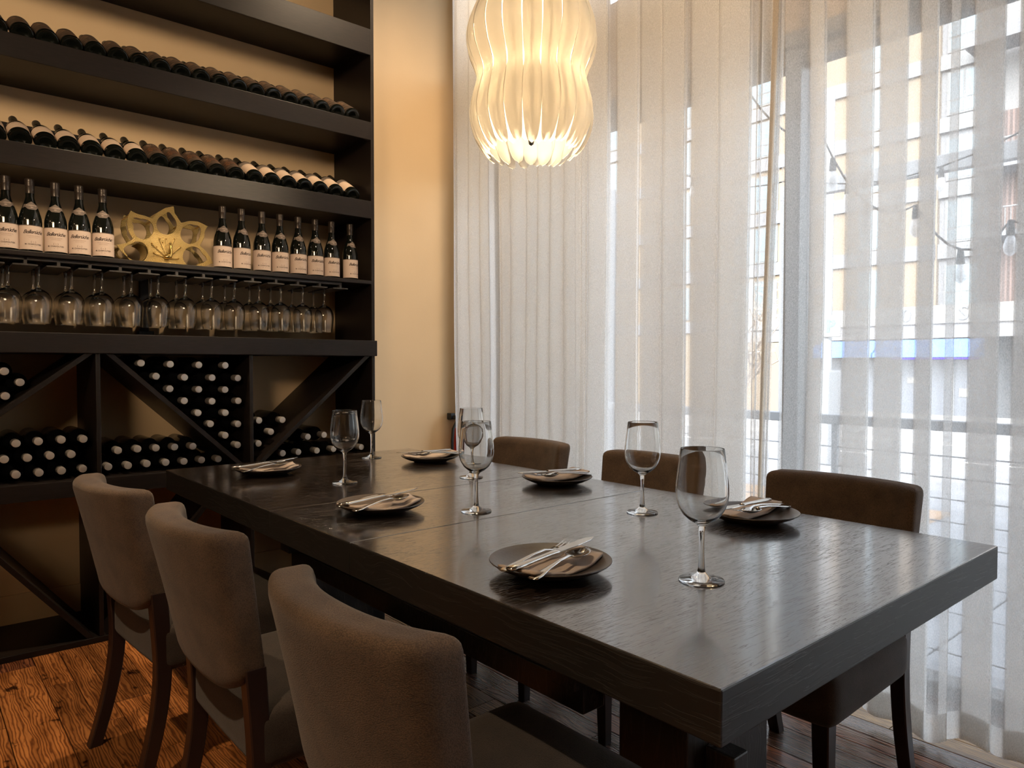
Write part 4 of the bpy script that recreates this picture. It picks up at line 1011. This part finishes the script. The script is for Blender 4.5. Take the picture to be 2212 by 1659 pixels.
curtain('curtain', path_from(Cc, 2.35, 0.03, 3), 'sheer white curtain panel in spaced stripes behind the near right chair', 0.040, 3.80, 3)
curtain('curtain', path_from(D, 2.35, 0.03, 4), 'sheer white curtain panel beyond the right edge, toward the camera side', 0.04, 3.80, 4)
rod = empty('curtain_track', (2.38, 0, 3.83), label='grey curtain track fixed under the ceiling above the sheer curtains', cat='curtain track')
box('track', -0.02, 0.04, -3.3, 3.3, 0, 0.025, M_frame, rod, 0.003)
for y in (-3.0, -1.5, 0, 1.5, 3.0): box('bracket', -0.008, 0.03, y-0.015, y+0.015, 0.025, 0.07, M_frame, rod)

# ------------------------------------------------------------------ outside
M_pave = mat('pale_paving', (0.62, 0.61, 0.60), 0.8)
t, _ = tex(M_pave, 'Noise', (1, 1, 1), Scale=3.0, Detail=6.0); r = ramp(M_pave, t.outputs[0], [(0.3, (0.17, 0.17, 0.173)), (0.7, (0.22, 0.22, 0.223))]); M_pave.node_tree.links.new(r.outputs[0], nodes(M_pave)[1].inputs['Base Color'])
M_asphalt = mat('pale_asphalt', (0.42, 0.42, 0.43), 0.9)
t, _ = tex(M_asphalt, 'Noise', (1, 1, 1), Scale=1.2, Detail=8.0); r = ramp(M_asphalt, t.outputs[0], [(0.3, (0.14, 0.14, 0.143)), (0.7, (0.20, 0.20, 0.203))]); M_asphalt.node_tree.links.new(r.outputs[0], nodes(M_asphalt)[1].inputs['Base Color'])
M_beige = mat('beige_cladding', (0.125, 0.098, 0.070), 0.85)
M_band = mat('pale_blue_concrete_band', (0.110, 0.116, 0.130), 0.8)
M_greyb = mat('grey_cladding', (0.125, 0.125, 0.13), 0.8)
M_win = mat('reflective_window_glass', (0.10, 0.135, 0.16), 0.15, 0.2)
M_winf = mat('white_window_frame', (0.100, 0.105, 0.112), 0.6)
M_white_out = mat('dimmed_white_paint', (0.15, 0.15, 0.15), 0.7)  # white paint darkened in colour to offset the bright outdoor light
M_brickd = mat('dark_brick', (0.13, 0.085, 0.075), 0.9)
t, _ = tex(M_brickd, 'Brick', (1, 1, 1), Scale=2.6); M_brickd.node_tree.links.new(mixcol(M_brickd, 0.6, (0.12, 0.08, 0.07), t.outputs['Color'], 'MULTIPLY'), nodes(M_brickd)[1].inputs['Base Color'])
M_store = mat('dark_shopfront_glass', (0.09, 0.10, 0.12), 0.2)
M_awn = mat('blue_awning_canvas', (0.07, 0.17, 0.42), 0.8)
M_neon = emis('violet_neon_tube', (0.14, 0.06, 1.0), 2.2)
M_steelg = mat('painted_steel', (0.20, 0.205, 0.215), 0.5, 0.3)
patio = empty('patio'); patio['kind'] = 'structure'
rpv = random.Random(4)
x = 3.0
while x < 7.0:
    y = -6.0
    while y < 12:
        L = 1.2; box('paving_slab', x+0.006, x+0.594, y+0.006, y+L-0.006, -0.25, -0.15+rpv.uniform(-0.002, 0.002), M_pave, patio, 0.004); y += L
    x += 0.6
bm = bmesh.new()
st = bm.verts
vv = [st.new(p) for p in ((7.0, -60, -0.30), (31, -60, -2.0), (31, 110, -2.0), (7.0, 110, -0.30))]; bm.faces.new(vv)
street = link('street', bm_mesh(bm), M_asphalt); tag(street, kind='structure')
box('kerb', 6.95, 7.12, -60, 110, -0.45, -0.20, M_band, street)
box('far_pavement', 31, 38.5, -60, 110, -2.2, -1.85, M_pave, street)
for k in range(-6, 12): box('road_marking', 19.0, 19.14, k*4.0, k*4.0+2.0, -1.155-0.02, -1.142+0.0, M_white, street)
box('planting_strip', 6.0, 6.9, 2.2, 9, -0.16, -0.12, mat('leaf_litter', (0.30, 0.19, 0.11), 0.95), street)

# patio railing: top bar, posts and cables
rail = empty('patio_railing', (5.2, 0, -0.15), label='dark steel cable railing along the patio outside the window', cat='railing')
box('top_bar', -0.03, 0.03, -5.0, 11.0, 0.875, 0.945, M_steelg, rail, 0.006)
for i in range(12): box('post', -0.02, 0.02, -4.6+1.4*i, -4.56+1.4*i, 0.0, 0.875, M_steelg, rail, 0.003)
for z in (0.71, 0.57, 0.43, 0.28, 0.14): tube('cable', [(0, -5, z), (0, 3, z), (0, 11, z)], 0.005, M_steelg, rail, 6)

# apartment building across the street
bld = empty('apartment_building', (38, 0, -2.1), label='beige apartment block with pale floor bands and shopfront across the street', cat='building')
def bb(name, x0, x1, y0, y1, z0, z1, m, parent=bld, bev=0.0): return box(name, x0-38, x1-38, y0, y1, z0+2.1, z1+2.1, m, parent, bev)
bb('wall', 38.0, 52, 12.9, 60, -1.9, 24.6, M_beige)
bb('wall', 38.3, 52, 10.8, 12.9, -1.9, 24.6, M_band)
bb('wall', 38.0, 52, -8, 10.8, 3.1, 12.6, M_brickd)
bb('wall', 38.6, 52, -8, 10.8, 12.6, 24.6, M_greyb)
bb('roof_slab', 37.4, 52, -8, 60.5, 24.6, 25.0, M_band)
for z in (3.13, 6.25, 9.15, 12.25, 15.2, 18.2, 21.3):
    h = 0.70
    bb('floor_band', 37.85, 38.3, 12.95, 60, z, z+h, M_band); bb('floor_band', 38.1, 38.4, 10.9, 12.9, z, z+h, M_winf)
def window(y0, y1, z0, z1, x=38.0, split=1):
    f = bb('window', x-0.06, x+0.12, y0, y1, z0, z1, M_winf)
    me = 0.10
    n_ = split+1; w = (y1-y0-me*(n_+1))/n_
    for k in range(n_):
        a = y0+me+k*(w+me)
        for (p, q) in ((z0+me, z0+(z1-z0)*0.30), (z0+(z1-z0)*0.30+me, z1-me)):
            o = box('pane', x-0.075-38, x-0.055-38, a, a+w, p+2.1, q+2.1, M_win, f)
for z in (3.95, 7.0, 9.95, 13.05, 16.0, 19.05, 22.1):
    for (a, b_) in ((11.15, 12.65),): window(a, b_, z, z+2.05, 38.3)
    for (a, b_) in ((15.5, 16.6), (21.1, 23.9), (27.0, 29.5), (33.0, 34.6), (38.0, 40.0), (44, 46), (50, 52)): window(a, b_, z, z+2.05, 38.0, 0 if b_-a < 1.5 else 1)
for z in (6.8, 9.8):
    bl_ = bb('balcony', 36.6, 38.0, 8.0, 10.9, z, z+0.22, M_band)
    for k in range(14): box('baluster', -1.38, -1.34, 8.02+k*0.215, 8.05+k*0.215, z+2.32, z+3.32, M_winf, bl_)
    box('handrail', -1.40, -1.32, 8.0, 10.9, z+3.32, z+3.38, M_winf, bl_)
bb('corner_balcony', 36.4, 38.0, 7.5, 11.4, 15.3, 15.9, M_band)
# shopfront
bb('shopfront', 37.92, 38.0, 10.9, 22.3, -1.3, 1.55, M_store)
bb('shop_header', 37.8, 38.0, 8.5, 24, 2.45, 3.13, M_greyb)
bb('shop_sill', 37.85, 38.0, 8.5, 24, -1.75, -1.25, M_white_out)
sg = bb('sign_board', 37.70, 37.84, 9.0, 24, 3.13, 4.0, M_white_out)
for txt, yy in (('0', 14.1), ('S', 11.6)):
    me = text_mesh(txt, 0.95, extrude=0.03, bold=0.02)
    for v in me.vertices: a, b_, c = v.co; v.co = (-0.33-c, yy-a, b_+3.57+2.1)
    link('sign_letter', me, M_band, sg)
for (a, b_) in ((10.8, 15.2), (15.3, 18.6)):
    aw = link('awning', prism_mesh([(-0.1, 4.5), (-1.5, 3.78), (-1.5, 3.62), (-0.1, 3.62)], a, b_, 'y'), M_awn, bld)
bb('neon_tube', 37.5, 37.56, 10.9, 14.7, 1.42, 1.50, M_neon)
for yy in (12.0, 14.4, 16.6, 18.9, 21.0): bb('shop_mullion', 37.86, 37.93, yy, yy+0.12, -1.3, 1.6, M_winf)
bb('posted_sign', 37.88, 37.92, 13.6, 14.1, 0.25, 0.55, M_white_out); bb('posted_sign', 37.88, 37.92, 11.4, 11.8, -0.35, 0.05, M_white_out)
bb('column', 37.6, 38.0, 18.4, 23.2, -1.85, 2.4, M_beige)

# next building further down the street
b2 = empty('office_building', (38, 66, -2.1), label='paler low block far down the street, left through the curtains', cat='building')
f2 = box('wall', 0.5, 14, 0, 45, 0, 15, M_band, b2)
for k in range(5):
    for q in range(8):
        w_ = box('window', 0.44, 0.56, 1.5+q*5.4, 4.9+q*5.4, 1.2+k*2.9, 3.0+k*2.9, M_winf, b2); box('pane', 0.42, 0.445, 1.6+q*5.4, 4.8+q*5.4, 1.3+k*2.9, 2.9+k*2.9, M_win, w_)

# parking sign pole and street lamp arm
pole = empty('sign_pole', (14, 6.70, -0.85), label='grey street pole with a white parking sign outside the window', cat='pole')
tube('shaft', [(0, 0, 0), (0, 0, 7.4)], 0.09, M_steelg, pole, 12)
tube('arm', [(0, 0, 3.42), (0, 0.25, 3.5), (0, 0.75, 3.52)], 0.04, M_steelg, pole, 8)
ps = box('sign_plate', -0.13, -0.10, -0.32, 0.06, 2.55, 2.98, M_white_out, pole, 0.01)
me = text_mesh('P', 0.34, extrude=0.004, bold=0.008)
for v in me.vertices: a, b_, c = v.co; v.co = (-0.137-c, -0.13-a, b_+2.76)
link('letter', me, mat('teal_ink', (0.10, 0.30, 0.32), 0.6), ps)
box('cabinet', -0.45, 0.1, -0.25, 0.35, 0.0, 1.9, M_steelg, pole, 0.03)
# utility cabinet / pillar seen in the far gap
pil = empty('street_pillar', (6.2, 5.50, -0.15), label='grey round-topped street pillar seen through the far curtain gap', cat='pillar')
lathe('shaft', [(0, 0), (0.075, 0), (0.07, 3.15), (0.072, 3.20), (0.06, 3.30), (0, 3.33)], M_steelg, pil, 20)
# bare street tree
tree = empty('street_tree', (12.0, 7.6, -0.8), label='small street tree with thin twigs and dry leaves behind the curtain', cat='tree')
rt = random.Random(21)
bmT = bmesh.new(); tips = []
def branch(p, d, L, r_, lev):
    n_ = 5; pts = [p.copy()]; q = p.copy()
    for k in range(n_):
        d = (d+Vector((rt.uniform(-1, 1), rt.uniform(-1, 1), rt.uniform(-0.3, 0.6)))*0.16).normalized(); q = q+d*L/n_; pts.append(q.copy())
    tmp = tube_mesh(pts, [r_*(1-0.5*k/n_) for k in range(n_+1)], 6 if lev < 2 else 4); bmT.from_mesh(tmp); bpy.data.meshes.remove(tmp)
    if lev < 4:
        for k in range(3 if lev else 5):
            s = pts[rt.randint(2, n_)]; dd = (d+Vector((rt.uniform(-1, 1), rt.uniform(-1, 1), rt.uniform(-0.2, 0.7)))*0.9).normalized()
            branch(s, dd, L*rt.uniform(0.5, 0.72), r_*0.5, lev+1)
    else: tips.extend(pts[2:])
branch(Vector((0, 0, 0)), Vector((0, 0, 1)), 1.9, 0.07, 0)
link('trunk', bm_mesh(bmT), mat('grey_bark', (0.20, 0.16, 0.13), 0.9), tree, True)
bmL = bmesh.new()
for p in tips:
    for q in range(2):
        c = p+Vector((rt.gauss(0, 0.07), rt.gauss(0, 0.07), rt.gauss(0, 0.07))); a = Vector((rt.gauss(0, 1), rt.gauss(0, 1), rt.gauss(0, 1))).normalized()*0.045; b_ = a.orthogonal().normalized()*0.02
        bmL.faces.new([bmL.verts.new(c+v) for v in (-a, b_, a, -b_)])
o = link('foliage', bm_mesh(bmL), mat('dry_leaf', (0.30, 0.25, 0.20), 0.9), tree); o['kind'] = 'stuff'

# string lights over the patio
M_clear = thin_glass('clear_bulb_glass')
M_wire = mat('black_cable', (0.03, 0.03, 0.03), 0.6)
def bulb_string(name, pts, bulbs, label):
    e = empty(name, pts[0], label=label, cat='string lights')
    P0 = Vector(pts[0]); path = []
    for a, b_ in zip(pts, pts[1:]):
        a, b_ = Vector(a), Vector(b_)
        for k in range(8):
            t = k/8; path.append(a.lerp(b_, t)-P0-Vector((0, 0, 0.22*4*t*(1-t))))
    path.append(Vector(pts[-1])-P0)
    tube('cable', path, 0.007, M_wire, e, 6)
    for i in bulbs:
        p = path[i]
        s = lathe('socket', [(0, 0.0), (0.016, 0.0), (0.022, -0.05), (0.024, -0.085), (0, -0.085)], M_wire, e, 12); s.location = p
        b3 = lathe('bulb', [(0.014, -0.08), (0.026, -0.11), (0.036, -0.145), (0.030, -0.180), (0.010, -0.2), (0, -0.2)], M_white, s, 14); b3.data.materials[0] = M_glassb
M_glassb = mat('pale_bulb_glass', (0.75, 0.75, 0.76), 0.1, 0.0); nodes(M_glassb)[1].inputs['Alpha'].default_value = 0.55
bulb_string('string_lights', [(4.8, 3.1, 3.55), (4.8, 2.35, 2.72), (4.8, 1.75, 2.15), (4.8, 1.25, 1.98), (4.8, 0.4, 2.3)], [2, 6, 9, 12, 16, 20, 24, 29], 'string of clear bulbs on black cable over the patio, nearer one')
bulb_string('string_lights', [(6.4, 5.2, 3.6), (6.4, 3.4, 2.9), (6.4, 1.4, 3.0), (6.4, -0.5, 3.4)], [3, 7, 10, 13, 16, 20], 'string of clear bulbs on black cable over the patio, farther one')
# patio beam crossing the view
bmq = empty('patio_beam', (7.2, 0, 2.9), label='dark steel beam on posts spanning the patio outside', cat='beam')
box('beam', -0.05, 0.05, -4.0, 3.95, 0.0, 0.15, M_steelg, bmq, 0.004)
for y in (3.9,): box('post', -0.05, 0.05, y-0.05, y+0.05, -3.05, 0.0, M_steelg, bmq, 0.004)
# unseen block above the room, added to shade the patio and block the sky
tag(box('shade_block_upper', -4.65, 3.0, -3.65, 3.95, 4.1, 7.0, M_greyb), kind='structure')
